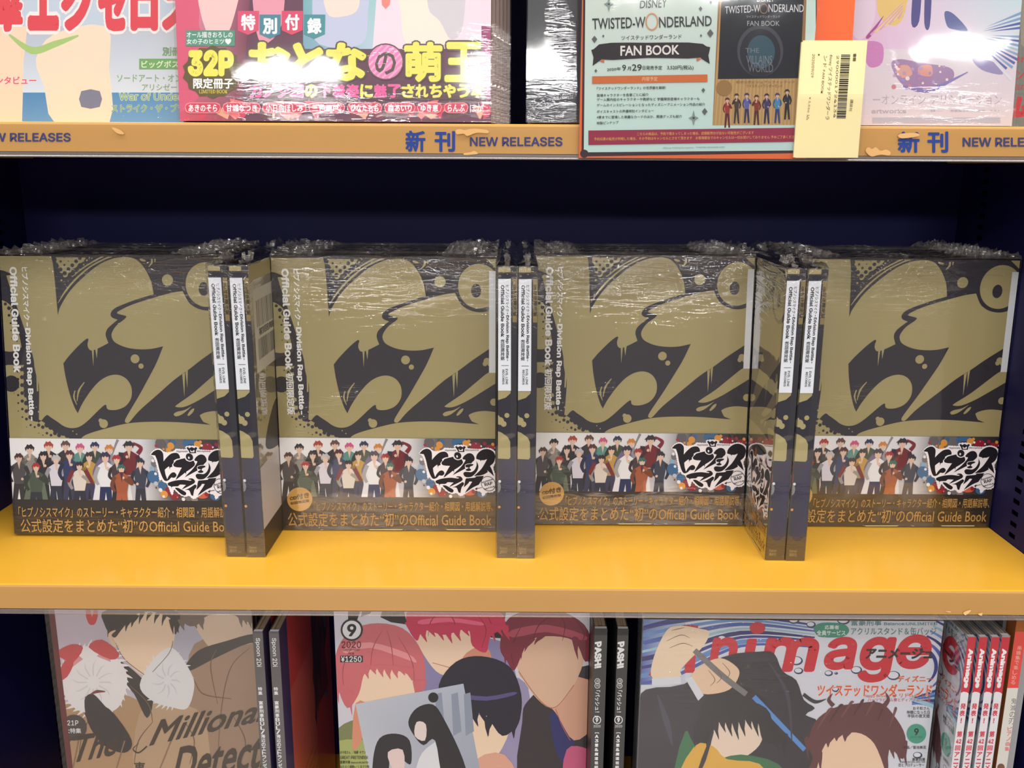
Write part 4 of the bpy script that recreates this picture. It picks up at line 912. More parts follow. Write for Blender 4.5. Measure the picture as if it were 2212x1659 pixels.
magazine('magazine', PA, .2365, .297, .0115, 'lower-shelf magazine facing out in the middle, red, pink and black hair shapes', 'magazines facing out on the lower shelf', art=a, cover=(200, 200, 208))
magazine('magazine', (PA[0] + .0008, PA[1] + .014, Z_LOW, 0, 0), .2365, .294, .0115, 'copy hidden behind the middle magazine of the lower shelf', 'copies behind the middle magazine', cover=(60, 54, 58))
def pash_spine(xp, l):
    mp_ = mapper(place_matrix(xp, .738, Z_LOW)); a = Art(.0115 if l < 1300 else .0098, .2975, mp_, off=.0001); a.fill((58, 58, 60))
    dr = -4 if l < 1300 else -9
    g = lambda v: (v - 1358) / 301 * dr + l
    TX = (226, 226, 228)
    Q = lambda a0, a1, v0, v1: [(g(v0) + a0, v0), (g(v0) + a1, v0), (g(v1) + a1, v1), (g(v1) + a0, v1)]
    a.text('PASH!', None, TX, .05, rot=90, shear=-.15, quad=Q(1, 16, 1388, 1443))
    for v in (1472, 1482):
        a.ring(g(v) + 8, v, 6, 1, TX)
    a.text('月', None, TX, .0, quad=Q(5, 11, 1469, 1475)); a.text('刊', None, TX, .0, quad=Q(5, 11, 1479, 1485))
    a.text('「パッシュ！」', None, TX, .02, rot=90, quad=Q(3, 14, 1492, 1550))
    a.ring(g(1556) + 8, 1556, 9, 1.6, TX); a.text('9', None, TX, .04, quad=Q(5, 11, 1551, 1561)); a.text('2020', None, TX, 0, quad=Q(1, 16, 1567, 1572))
    y = 1585; a.text('[', None, TX, 0, rot=90, quad=Q(4, 13, 1583, 1586))
    for ch in 'A3!&魔道祖師': a.text(ch, None, TX, .03, quad=Q(4, 12, y + 3, y + 10)); y += 9.5
    return a
for i, (xp, l) in enumerate(((.0713, 1284), (.0916, 1334))):
    magazine('magazine', (xp, .738, Z_LOW, 0, 0), .22, .3035, .0115 if i == 0 else .0098, ('left', 'right')[i] + ' one of two charcoal spines in the middle of the lower shelf, white slanted title', 'charcoal magazine spines in the middle', spine_art_=pash_spine(xp, l), spine_out=True, cover=(52, 52, 54))

# ---- lower shelf, third title
PN = (.1157, .7490, Z_LOW, 0, 0)
def wave_cover(mp_, w, h, narrow=False):
    a = Art(w, h, mp_, off=.0001); a.fill((206, 210, 220))
    BLS = [(38, 52, 132), (96, 140, 196), (66, 92, 168), (150, 190, 206), (40, 44, 110)]
    def arc(cx, cy, r, a0, a1, wd, c): a.stroke([(cx + r * math.cos(a0 + (a1 - a0) * i / 8), cy + r * .8 * math.sin(a0 + (a1 - a0) * i / 8)) for i in range(9)], wd, c, n=2)
    a.grad([(1380, 1330), (1480, 1330), (1480, 1480), (1380, 1480)], [(70, 110, 180), (170, 190, 214), (200, 204, 220), (60, 80, 160)])
    for i, (v, wd) in enumerate(((1348, 9), (1364, 6), (1380, 8), (1398, 5), (1414, 9), (1432, 6), (1450, 10), (1466, 6))):
        a.stroke([(1380, v + 12), (1460, v - 6), (1600, v * .55 + 590), (1760, v * .4 + 812)], [wd, wd * 1.3, wd, 3], BLS[i % 5])
    for i in range(9): arc(1960, 1440, 62 + i * 15, -1.1, .75 + .05 * i, [4, 8, 8, 3], BLS[(i * 2) % 5])
    for i in range(9): a.stroke([(1700 + i * 20, 1640), (1850 + i * 10, 1560 - i * 6), (2060, 1480 - i * 4 + i * 12)], [3, 8, 9], BLS[i % 5])
    a.circle(1860, 1520, 110, (208, 210, 222), ry=60); a.circle(1760, 1470, 90, (210, 212, 224), ry=40)
    for u, v, rr in ((1715, 1340, 12), (1752, 1350, 10), (1720, 1428, 14), (1725, 1450, 10), (1930, 1460, 14), (1805, 1490, 8), (1790, 1455, 9), (1560, 1380, 10), (1822, 1340, 14), (1806, 1455, 4), (1850, 1448, 12), (1982, 1632, 10)):
        a.circle(u, v, rr, (50, 54, 96), ry=rr * .7); a.circle(u - 1, v - 1, rr - 2.5, (212, 216, 226), ry=rr * .7 - 2.2)
    RD = (196, 36, 56)
    a.poly([(1400, 1460), (1440, 1400), (1478, 1350), (1508, 1352), (1500, 1454), (1478, 1454), (1480, 1430), (1440, 1440), (1425, 1460)], RD)
    a.text('n', (1528, 1377, 1598, 1452), RD, .025, shear=.18); a.text('ı', (1600, 1380, 1636, 1452), RD, .025, shear=.18); a.circle(1636, 1357, 17, RD, ry=13)
    a.text('m', (1640, 1377, 1775, 1452), RD, .025, shear=.18); a.text('a', (1775, 1376, 1856, 1448), RD, .025, shear=.18); a.text('g', (1845, 1376, 1938, 1475), RD, .025, shear=.18); a.text('e', (1928, 1371, 2019, 1446), RD, .025, shear=.18)
    a.flush()
    a.text('アニメージュ', (1867, 1400, 2018, 1424), (38, 32, 40), .05, shear=.2)
    a.poly([(1758, 1356), (1775, 1346), (1820, 1348), (1834, 1362), (1820, 1376), (1775, 1377), (1762, 1370)], (56, 142, 122), smooth=3); a.text('応募者', (1781, 1351, 1812, 1360), (222, 232, 230), .02); a.text('全員サービス', (1764, 1362, 1826, 1373), (222, 232, 230), .02)
    a.text('富豪刑事 Balance:UNLIMITED', (1838, 1341, 2024, 1352), (70, 130, 126), .01); a.text('アクリルスタンド＆缶バッジ', (1838, 1356, 2022, 1372), (64, 122, 120), .005)
    OR = (220, 96, 50)
    a.text('ディズニー', (1938, 1460, 2015, 1474), OR, .03); a.text('ツイステッドワンダーランド', (1764, 1478, 2014, 1505), OR, .03, shear=.1, outline=((222, 216, 222), .05))
    a.text('Happy Birthday ● リドル&トレイ', (1866, 1498, 2010, 1508), (196, 84, 76), .01); a.text('ハーツラビュル寮とディアソムニア寮', (1874, 1508, 2010, 1516), (196, 84, 76), .01)
    a.text('おそ松さん', (1972, 1527, 2008, 1534), (50, 40, 50), .01); a.text('神様になった日', (1958, 1535, 2008, 1543), (50, 40, 50), .01); a.text('半妖の夜叉姫', (1960, 1543, 2008, 1551), (50, 40, 50), .01)
    # plain stand-in masses for the picture: dark mantle, hands, yellow-green cloth, russet hair
    a.poly([(1380, 1535), (1395, 1490), (1478, 1478), (1560, 1420), (1640, 1408), (1672, 1412), (1690, 1450), (1720, 1470), (1736, 1512), (1760, 1530), (1740, 1545), (1770, 1570), (1760, 1700), (1375, 1700)], (48, 48, 58), smooth=3)
    a.poly([(1520, 1700), (1540, 1560), (1600, 1530), (1645, 1570), (1640, 1610), (1600, 1640), (1570, 1640)], (226, 204, 186), smooth=4)
    a.poly([(1500, 1590), (1530, 1500), (1600, 1480), (1660, 1520), (1690, 1600), (1650, 1600), (1630, 1548), (1580, 1545), (1545, 1570), (1530, 1620)], (40, 40, 50), smooth=4)
    a.poly([(1480, 1580), (1500, 1610), (1540, 1640), (1600, 1630), (1680, 1650), (1690, 1700), (1470, 1700)], (56, 112, 76), smooth=3); a.poly([(1500, 1612), (1540, 1612), (1570, 1640), (1640, 1650), (1650, 1700), (1470, 1700)], (216, 168, 70), smooth=3)
    a.poly([(1410, 1466), (1412, 1420), (1440, 1362), (1470, 1352), (1510, 1358), (1532, 1366), (1520, 1395), (1490, 1425), (1470, 1448), (1468, 1462)], (232, 208, 180), smooth=4)
    a.poly([(1488, 1470), (1510, 1440), (1555, 1422), (1590, 1440), (1596, 1460), (1575, 1490), (1530, 1500), (1500, 1492)], (228, 196, 166), smooth=4)
    a.poly([(1408, 1466), (1470, 1462), (1472, 1478), (1408, 1482)], (214, 216, 226)); a.poly([(1480, 1466), (1494, 1462), (1520, 1502), (1508, 1514)], (214, 216, 226))
    a.stroke([(1500, 1405), (1560, 1460), (1612, 1500)], [12, 13, 12], (120, 116, 118)); a.stroke([(1628, 1505), (1738, 1620)], [11, 10], (86, 140, 206), smooth=False)
    a.poly([(1745, 1610), (1760, 1560), (1800, 1530), (1850, 1520), (1900, 1518), (1930, 1545), (1955, 1590), (1950, 1640), (1920, 1620), (1900, 1700), (1740, 1700), (1755, 1640)], (96, 56, 62), smooth=4)
    a.poly([(1772, 1700), (1776, 1620), (1810, 1588), (1860, 1585), (1895, 1620), (1905, 1700)], (228, 196, 168), smooth=4)
    a.poly([(1530, 1560), (1545, 1525), (1600, 1510), (1655, 1530), (1662, 1562), (1600, 1552)], (40, 40, 50), smooth=3); a.bangs((1536, 1552), (1650, 1545), 8, 44, (40, 40, 50), dx=6); a.bangs((1500, 1560), (1540, 1580), 3, 50, (40, 40, 50), dx=-4); a.bangs((1640, 1560), (1700, 1590), 4, 44, (40, 40, 50), dx=2)
    a.bangs((1738, 1590), (1775, 1630), 4, 44, (96, 56, 62), dx=2); a.bangs((1905, 1610), (1958, 1600), 4, 46, (96, 56, 62), dx=4); a.bangs((1785, 1590), (1840, 1575), 3, 26, (96, 56, 62), dx=-4)
    for i in range(7): a.stroke([(1765 + i * 26, 1575 - 30 * math.sin(i * .5)), (1790 + i * 24, 1535 - 20 * math.sin(i * .5)), (1800 + i * 22, 1512 + abs(i - 3) * 6)], [2, 6, .5], (78, 42, 50) if i % 2 else (116, 72, 76))
    a.stroke([(1800, 1525), (1790, 1512), (1798, 1498)], [10, 8, .5], (96, 56, 62)); a.stroke([(1905, 1530), (1918, 1512), (1912, 1495)], [12, 8, .5], (96, 56, 62)); a.stroke([(1735, 1500), (1760, 1516), (1785, 1510)], [8, 8, .5], (48, 48, 58))
    for q_ in ([(1440, 1385), (1470, 1372), (1490, 1378)], [(1446, 1400), (1474, 1390), (1496, 1396)], [(1450, 1362), (1478, 1356)], [(1545, 1440), (1558, 1462), (1548, 1476)], [(1560, 1432), (1576, 1452), (1568, 1468)], [(1530, 1448), (1544, 1468), (1534, 1482)]): a.stroke(q_, [.6, 1.6, .6], (120, 92, 76))
    a.stroke([(1420, 1500), (1440, 1560), (1452, 1610)], [2, 14, 2], (66, 66, 84)); a.stroke([(1660, 1430), (1700, 1500), (1710, 1600)], [2, 8, 2], (64, 64, 80)); a.stroke([(1540, 1580), (1520, 1640), (1500, 1690)], [4, 10, 4], (52, 52, 62))
    a.circle(1979, 1585, 21, (64, 150, 128)); a.text('9', (1974, 1573, 1984, 1588), (24, 48, 44), .03); a.text('2020 SEP', (1966, 1590, 1992, 1594), (30, 70, 62), 0)
    a.text('原画／菊池美花', (1950, 1611, 2000, 1618), (60, 56, 66), .01); a.text('富豪刑事', (1970, 1637, 1998, 1643), (50, 46, 56), .01); a.text('Balance:UNLIMITED', (1944, 1643, 1998, 1648), (50, 46, 56), 0); a.text('恋とプロデューサー', (1940, 1649, 1996, 1656), (50, 46, 56), .01)
    return a
ac = wave_cover(mapper(place_matrix(*PN)), .2660, .3072)
aw = .2660; ah = .3072
r = magazine('magazine', PN, aw, ah, .0085, 'wrapped magazine facing out at lower right, large red title over blue and white swirls', 'magazines facing out on the lower shelf', art=ac, pm=PG, cover=(206, 208, 214), wrap=FILM2)
for k in (1, 2, 3): magazine('magazine', (PN[0] + .0006 * k, PN[1] + .0125 * k, Z_LOW, 0, 0), aw, ah - .001, .0085, ('second', 'third', 'fourth')[k - 1] + ' copy back in the wrapped red-titled stack at lower right, top edge only', 'copies behind the red-titled magazine', pages=M_PAGESG, cover=(206, 208, 214), wrap=FILM2)
def red_spine(xp, i):
    mp_ = mapper(place_matrix(xp, .72, Z_LOW)); a = Art(.0069, .3076, mp_, off=.0001); a.fill((224, 222, 228))
    l = (2091, 2116, 2142, 2164)[i]; dr = (-36, -37, -38.5, -40)[i]
    g = lambda v: (v - 1377) / 282 * dr + l
    Q = lambda a0, a1, v0, v1: [(g(v0) + a0, v0), (g(v0) + a1, v0), (g(v1) + a1, v1), (g(v1) + a0, v1)]
    RD = (196, 34, 58); v1 = 1502
    a.poly(Q(-3, 22, 1370, v1), RD); a.poly([(g(v1 - 4) - 3, v1 - 3), (g(v1 - 6) + 5, v1 - 7), (g(v1 - 7) + 12, v1 - 6), (g(v1) + 22, v1), (g(v1) + 22, v1 + 3), (g(v1) - 3, v1 + 3)], (224, 222, 228))
    a.text('Animage', None, (240, 236, 240), .05, rot=90, quad=Q(2, 15, 1402, 1487))
    for ch, (p0, p1) in zip('発表！第42回アニメ', ((1520, 1533), (1535, 1548), (1552, 1563), (1580, 1593), (1597, 1607), (1597, 1607), (1611, 1622), (1625, 1636), (1640, 1651), (1653, 1664))):
        if ch == '2': continue
        a.text('42' if ch == '4' else ch, None, (206, 60, 84), .04, quad=Q(6.5, 9.5, p0, p1) if ch == '！' else Q(2.5, 14, p0, p1))
    return a
for i, xp in enumerate((.3892, .3991, .4094, .4182)):
    art = None
    if i == 0:
        # the full cover turned side on: same printed sheet as the facing copy
        art = wave_cover(lambda u, v, m_=mapper(place_matrix(*PN)): m_(u, v), aw, ah)
    r = magazine('magazine', (xp, .72, Z_LOW, 0, 0), aw, ah + .0006 + (.0014 if i == 3 else 0), .0069, ('leftmost', 'second', 'third', 'rightmost')[i] + ' of four red and white magazine spines at the lower right', 'red and white magazine spines', art=ac, spine_art_=red_spine(xp, i), spine_out=True, pages=M_PAGESG, cover=(150, 146, 150), wrap=CLEAR)
# two music books at the far right
r = magazine('music_book', (.4262, .735, Z_LOW, 0, 0), .22, .318, .0030, 'thin grey-black book between the red spines and the orange music book', None, spine_out=True, cover=(92, 90, 88), cat='book')
mp_ = mapper(place_matrix(.4300, .722, Z_LOW)); a = Art(.0095, .312, mp_, off=.0001); a.fill((208, 206, 200))
a.poly([(2150, 1300), (2230, 1300), (2230, 1487), (2150, 1487)], (214, 74, 66)); a.column('楽譜集で楽しめる', 2197, 1395, 2207, 1480, (226, 150, 140), .02, lean=-2.0)
a.column('鬼滅の刃', 2184, 1508, 2196, 1566, (90, 86, 84), .0, lean=-1.8); a.column('ピアノ曲集', 2176, 1570, 2186, 1624, (214, 110, 110), .02, lean=-1.5); a.circle(2162, 1658, 8, (120, 76, 60))
r = magazine('music_book', (.4300, .722, Z_LOW, 0, 0), .22, .322, .0095, 'music book with red and cream spine at the far right of the lower shelf', None, spine_art_=a, spine_out=True, cover=(150, 84, 34), cat='book')
magazine('music_book', (.4412, .735, Z_LOW, 0, 0), .22, .312, .012, 'pale grey book at the right edge behind the red and cream music book', None, spine_out=True, cover=(160, 160, 164), cat='book')

# ------------------------------------------------------------------ upper shelf
LN = math.radians(6)
PK = (-.2525, .7185, Z_TOP, 0, LN)
mk = mapper(place_matrix(*PK))
a = Art(.2335, .297, mk, off=.0001); a.fill((92, 44, 72))
a.grad([(370, 0), (540, 0), (520, 270), (380, 270)], [(236, 150, 176), (120, 50, 84), (110, 46, 60), (206, 70, 96)])
a.poly([(370, -60), (440, -60), (430, 60), (470, 120), (440, 200), (378, 230)], (214, 84, 118), smooth=4); a.poly([(430, -40), (520, -60), (500, 60), (478, 75), (445, 70)], (240, 196, 196), smooth=4)
a.poly([(550, -40), (610, -40), (608, 60), (570, 100), (552, 60)], (226, 150, 170), smooth=4)
a.grad([(655, -60), (820, -60), (805, 110), (655, 110)], [(120, 178, 182), (140, 196, 196), (176, 200, 214), (110, 160, 180)])
a.poly([(690, -60), (790, -60), (795, 30), (780, 100), (690, 100), (675, 40)], (190, 196, 222), smooth=4); a.poly([(700, -60), (770, -60), (775, 20), (740, 40), (705, 30)], (236, 216, 206), smooth=4)
a.poly([(818, -60), (1062, -60), (1062, 110), (805, 110)], (240, 214, 228)); a.poly([(860, -60), (980, -60), (985, 20), (960, 100), (880, 100), (866, 30)], (246, 226, 212), smooth=4); a.poly([(930, -60), (1000, -60), (1000, 60), (975, 90), (950, 50), (925, 20)], (206, 200, 208), smooth=4)
a.poly([(826, -60), (845, -60), (842, 15), (825, 15)], (236, 130, 120), smooth=2)
rnd = random.Random(5)
for i in range(34):
    u = 390 + rnd.random() * 660; a.poly([(u, 215 + rnd.random() * 40), (u + 20 + rnd.random() * 40, 215 + rnd.random() * 30), (u + 30 * rnd.random(), 262)], rnd.choice([(206, 54, 88), (236, 110, 112), (226, 160, 130), (120, 40, 60), (96, 60, 66)]))
a.rect_(1040, 60, 1065, 215, (150, 60, 110))
for u, ch, c0 in ((514, '特', (214, 70, 110)), (561, '別', (60, 130, 150)), (609, '付', (214, 60, 100)), (657, '録', (56, 140, 150))):
    v = 28 if ch in '特付' else 36
    a.poly([(u, v), (u + 46, v), (u + 45, v + 42), (u + 22, v + 52), (u, v + 42)], c0); a.text(ch, (u + 7, v + 7, u + 38, v + 42), (248, 244, 246), .04)
a.poly([(402, 70), (508, 70), (508, 104), (402, 104)], (76, 146, 124)); a.text('オール描きおろしの', (404, 73, 503, 86), (236, 240, 236), .02); a.text('女の子のヒミツ♥', (404, 88, 500, 101), (236, 240, 236), .02)
pts = [(460 + (66 if i % 2 else 60) * math.cos(2 * PI * i / 28), 160 + (58 if i % 2 else 53) * math.sin(2 * PI * i / 28)) for i in range(28)]
a.poly(pts, (92, 78, 34)); a.text('32P', (406, 112, 506, 170), (240, 230, 92), .06); a.text('限定冊子', (418, 173, 505, 196), (250, 250, 246), .03); a.text('LIMITED BOOK', (431, 198, 492, 206), (222, 200, 60), .01)
YL = (232, 226, 96); DO = (84, 66, 60)
for s_, b in (('お', (536, 95, 628, 180)), ('と', (630, 96, 702, 180)), ('な', (704, 96, 792, 180))): a.text(s_, b, YL, .055, outline=(DO, .04))
a.circle(833, 138, 40, DO); a.circle(833, 138, 37, (230, 128, 184))
for d in range(-30, 31, 10):
    c_ = math.sqrt(36 ** 2 - d * d) * .7071; o_ = d * .7071
    a.stroke([(833 + o_ - c_, 138 + o_ + c_), (833 + o_ + c_, 138 + o_ - c_)], 4, (240, 168, 206), smooth=False)
a.text('の', (810, 116, 856, 166), DO, .02)
for s_, b in (('萌', (873, 95, 956, 182)), ('王', (960, 95, 1044, 182))): a.text(s_, b, YL, .045, outline=(DO, .04))
a.rect_(536, 184, 1048, 220, (84, 52, 60))
xs = 540; PKc = (232, 92, 160)
s_ = 'カノジョの下着姿に魅了されちゃう本'; wd = (1046 - 538) / len(s_)
for i, ch in enumerate(s_): a.text(ch, (538 + i * wd + 1, 186, 538 + (i + 1) * wd - 1, 216), YL if i in (4, 8, 11, 12, 13, 14, 15, 16) else PKc, .05)
for s_, u0, u1 in (('あきのそら', 400, 478), ('甘城なつき', 481, 564), ('小日向ほしみ', 567, 663), ('三色網戸。', 667, 746), ('ひなたもも', 750, 826), ('森あいり', 830, 898), ('ゆき恵', 901, 955), ('らんふ', 959, 1012)):
    q = [(u0 + 10, 226), (u1 - 10, 226), (u1 - 3, 229), (u1, 237), (u1 - 3, 246), (u1 - 10, 249), (u0 + 10, 249), (u0 + 3, 246), (u0, 237), (u0 + 3, 229)]
    a.poly(q, (236, 150, 160)); a.poly([(x_ + (1.5 if x_ < (u0 + u1) / 2 else -1.5), y_ + (1.5 if y_ < 237 else -1.5)) for x_, y_ in q], (206, 50, 84)); a.text(s_, (u0 + 8, 230, u1 - 8, 246), (250, 240, 244), .03)
a.text('ほか', (1015, 230, 1044, 247), (246, 220, 230), .03)
pk = magazine('magazine', PK, .2335, .297, .008, 'wrapped pink magazine on the upper shelf with large yellow title and pink circle', 'magazines on the upper shelf', art=a, cover=(90, 46, 70), wrap=FILM2)
for k in range(1, 6):
    magazine('magazine', (PK[0] + .0027 * k, PK[1] + .0124 * k, Z_TOP, 0, LN), .2335, .297, .008, ('first', 'second', 'third', 'fourth', 'fifth')[k - 1] + ' wrapped edge sliver to the right of the pink magazine cover', 'right-edge slivers of the pink magazine stack', cover=(150, 120, 110), wrap=FILM3)
PL = (-.4700, .7430, Z_TOP, 0, math.radians(4))
a = Art(.2165, .297, mapper(place_matrix(*PL)), off=.0001); a.fill((190, 206, 222))
a.grad([(-60, 60), (400, 60), (400, 205), (-60, 205)], [(176, 186, 206), (190, 196, 208), (214, 222, 232), (206, 222, 238)])
a.grad([(-60, 203), (400, 203), (400, 270), (-60, 270)], [(70, 130, 184), (84, 142, 190), (110, 160, 204), (96, 150, 200)])
a.poly([(-60, 60), (60, 60), (52, 130), (48, 270), (-60, 270)], (240, 212, 186)); a.poly([(78, 130), (120, 75), (230, 60), (236, 150), (236, 270), (120, 270), (96, 190)], (242, 218, 194), smooth=3)
a.stroke([(20, 78), (70, 112), (120, 98), (170, 80)], [4, 16, 14, 4], (164, 196, 116))
a.poly([(176, 200), (216, 200), (216, 234), (176, 234)], (120, 122, 146), smooth=2)
a.text('電撃', (-62, -40, 50, 72), (222, 64, 76), .05, outline=((240, 232, 232), .05))
for s_, b in (('エ', (60, -40, 128, 70)), ('ク', (132, -40, 200, 71)), ('セ', (212, -40, 274, 71)), ('ロ', (282, -20, 342, 70)), ('ス', (350, -20, 420, 70))): a.text(s_, b, (220, 62, 76), .075, outline=((240, 232, 232), .06))
a.text('声優インタビュー', (-64, 168, 79, 186), (226, 90, 110), .03, outline=((244, 226, 222), .04))
a.text('別冊', (351, 105, 392, 124), (112, 150, 106), .05); a.text('別冊', (353, 107, 390, 122), (226, 236, 222), .02)
a.rect_(301, 130, 420, 153, (112, 166, 96)); a.text('ビッグポスター', (306, 134, 420, 150), (226, 240, 206), .02)
GN = (132, 170, 116); OU = ((222, 230, 226), .03)
a.text('ソードアート・オンライン', (253, 164, 440, 180), GN, .01); a.text('アリシゼーション', (307, 184, 430, 199), GN, .01); a.text('War of Underworld', (258, 203, 450, 220), GN, .01, outline=OU); a.text('ストライク・ザ・ブラッド', (241, 228, 430, 246), GN, .03, outline=OU)
magazine('magazine', PL, .2165, .297, .008, 'magazine at the upper left with red title over beige shapes, pale sky and blue sea', 'magazines on the upper shelf', art=a, cover=(200, 200, 206), wrap=FILM2)
# dark wrapped magazine behind the notice
magazine('magazine', (.0084, .7270, Z_TOP, 0, math.radians(5.7)), .182, .297, .012, 'glossy black wrapped magazine partly hidden behind the hanging notice', 'magazines on the upper shelf', cover=(34, 38, 48), wrap=film_mat('black_cover_film', 1.6, .01, .0012, .0006, .06))
# orange book
magazine('picture_book', (.1985, .7200, Z_TOP, 0, math.radians(3)), .0500, .25, .006, 'flat orange book between the notice and the pale watercolour book', None, cover=(238, 98, 28), cat='book')
# pale watercolour book
PV = (.2455, .7330, Z_TOP, 0, math.radians(5.0))
a = Art(.1335, .257, mapper(place_matrix(*PV)), off=.0001); a.fill((208, 198, 208)); rnd = random.Random(11)
a.grad([(1815, -60), (2210, -60), (2210, 110), (1815, 110)], [(216, 170, 206), (176, 206, 218), (206, 216, 220), (212, 166, 202)])
for pts, c in (([(1835, -40), (1880, -40), (1890, 40), (1860, 90), (1835, 60)], (214, 196, 214)), ([(1905, -60), (1960, -60), (1955, 30), (1930, 60), (1895, 30)], (216, 184, 110)), ([(1975, -40), (1990, -40), (1985, 50), (1968, 55)], (70, 66, 130)), ([(2000, -40), (2012, -40), (2008, 60), (1996, 55)], (70, 66, 130)),
               ([(2040, 30), (2060, 35), (2090, 70), (2060, 68), (2045, 60)], (86, 96, 150)), ([(1870, 95), (1905, 100), (1905, 140), (1880, 150), (1868, 130)], (190, 120, 176)), ([(1925, 140), (1945, 132), (1990, 140), (2050, 150), (2060, 170), (2040, 190), (2000, 205), (1960, 195), (1935, 170)], (150, 118, 160)),
               ([(1935, 150), (1960, 145), (1970, 165), (1945, 172)], (204, 150, 140)), ([(1985, 148), (2010, 145), (2012, 168), (1985, 165)], (206, 140, 130)), ([(2100, 130), (2150, 140), (2165, 165), (2120, 155)], (140, 130, 176)), ([(1890, 60), (1909, 38), (1880, 84), (1870, 84)], (150, 60, 130))): a.poly(pts, c, smooth=4)
for i in range(16):
    an = -.5 + i * .085; r0, r1 = 30 + rnd.random() * 30, 110 + rnd.random() * 30; c = rnd.choice([(74, 88, 158), (120, 150, 190), (150, 186, 200), (206, 208, 220)])
    a.poly([(2090 + r0 * math.cos(an), 80 + r0 * math.sin(an)), (2090 + r1 * math.cos(an), 80 + r1 * math.sin(an)), (2090 + r1 * math.cos(an + .05), 80 + r1 * math.sin(an + .05))], c)
for i in range(8): a.stroke([(1880 + i * 10, 80 - i * 6), (1950, 10 + i * 3)], [4, 1], (220, 196, 120) if i % 2 else (206, 150, 190))
for i in range(30): a.circle(1930 + rnd.random() * 130, 140 + rnd.random() * 60, 1.5 + rnd.random() * 4, rnd.choice([(220, 200, 200), (170, 140, 180), (190, 120, 130), (140, 130, 190)]), n=7, keep=True)
a.stroke([(1950, 190), (2000, 200), (2040, 185), (2090, 160)], [3, 8, 7, 2], (122, 112, 170))
a.text('ーオンライン アリシゼーション', (1885, 208, 2163, 230), (176, 168, 180), .0); a.text('artworks', (1882, 240, 1957, 249), (176, 168, 180), .02); a.rect_(1884, 258, 2160, 270, (176, 174, 190))
a.text('—— 画集 ——', (1995, 241, 2035, 246), (176, 168, 180), 0); a.text('原画描きおろし版権イラスト', (2052, 241, 2160, 246), (176, 168, 180), 0)
magazine('picture_book', PV, .1335, .257, .010, 'pale watercolour picture book on the upper right with violet and blue strokes', None, art=a, cover=(200, 192, 200), cat='book', wrap=FILM2)
PR_ = (.3805, .7450, Z_TOP, 0, math.radians(6))
a = Art(.075, .297, mapper(place_matrix(*PR_)), off=.0001); a.fill((120, 118, 110))
a.poly([(2200, -60), (2230, -60), (2230, 120), (2205, 100)], (150, 140, 120)); a.poly([(2180, 130), (2240, 130), (2240, 280), (2170, 280)], (112, 116, 110))
for s_, v, h_ in (('きれた', 126, 14), ('ンタビ', 154, 24), ('生の声', 186, 12)): a.text(s_, (2192, v, 2192 + h_ * 2.7, v + h_), (176, 56, 60), .04, shear=.1)
a.text('ム', (2180, 212, 2226, 262), (186, 40, 46), .09)
magazine('magazine', PR_, .075, .297, .008, 'grey-green magazine cut off by the right edge of the upper shelf, red lettering', 'magazines on the upper shelf', art=a, cover=(110, 108, 104), wrap=FILM2)

# ------------------------------------------------------------------ notice hanging over the lip
TL = math.radians(.0)
PQ = (.0468, .7060, .0072, 0, 0)
nt_ = empty('hanging_notice', (PQ[0], PQ[1], PQ[2])); tag(nt_, 'pale green printed notice in a clear sleeve with orange border, hanging over the yellow lip', 'notice')
NW, NH = .1685, .162
obj('holder_strip', MB().box(.01, .0006, .006, NW - .01, .0042, .016).mesh('holder_strip', [M_WHITE]), nt_)
obj('card', MB().box(0, 0, 0, NW, .0006, NH).mesh('card', [mat('orange_border_card', (222, 104, 52), .5)]), nt_)
a = Art(NW, NH, mapper(place_matrix(*PQ)), off=.0001); FACE[0] = 'b'; DK = (60, 40, 48); MI = (190, 212, 200); TX = (52, 52, 56)
a.fill((224, 106, 56)); a.poly([(1261, -120), (1764, -120), (1764, 328), (1256, 338)], DK)
a.grad([(1265, -60), (1762, -60), (1762, 325), (1261, 332)], [(212, 220, 212), (204, 224, 216), (184, 214, 212), (192, 222, 216)])
a.circle(1262, 332, 9, DK); a.poly([(1258, 329), (1716, 325), (1716, 331), (1256, 338)], DK)
# the small book picture at the right of the notice
a.poly([(1557, -120), (1746, -120), (1733, 270), (1539, 271)], (150, 112, 72)); a.poly([(1560, -120), (1742, -120), (1728, 169), (1550, 171)], (34, 36, 44))
a.poly([(1557, -20), (1559, -20), (1546, 271), (1540, 271)], (190, 150, 100))
a.poly([(1550, 171), (1737, 169), (1733, 270), (1539, 271)], (176, 142, 92))
for i in range(24): a.poly([(1552 + i * 7.7, 171), (1555 + i * 7.7, 171), (1547 + i * 7.9, 270), (1544 + i * 7.9, 270)], (190, 156, 106), keep=True)
a.L += 1
a.circle(1642, 110, 50, (70, 72, 80), ry=56); a.circle(1642, 114, 44, (40, 42, 50), ry=52); a.circle(1644, 112, 30, (56, 84, 98), ry=36)
a.text('THE', (1610, 104, 1640, 114), (120, 124, 132), 0); a.text('VILLAINS', (1612, 120, 1668, 138), (120, 124, 132), 0); a.text('WORLD', (1616, 138, 1670, 156), (110, 114, 122), 0)
a.text('DISNEY', (1635, -12, 1672, 4), (220, 220, 224), .0); a.text('TWISTED-W', None, (222, 222, 226), .0, quad=[(1566, 14), (1642, 10), (1642, 26), (1566, 30)]); a.ring(1650, 19, 9, 2, (150, 112, 84), ry=11); a.text('NDERLAND', None, (222, 222, 226), .0, quad=[(1660, 9), (1736, 10), (1736, 26), (1660, 26)])
a.text('ツイステッドワンダーランド', (1612, 33, 1685, 39), (180, 180, 184), 0); a.ring(1648, 50, 1, .5, (120, 120, 124)); a.text('FAN BOOK', (1614, 45, 1684, 56), (170, 170, 174), 0)
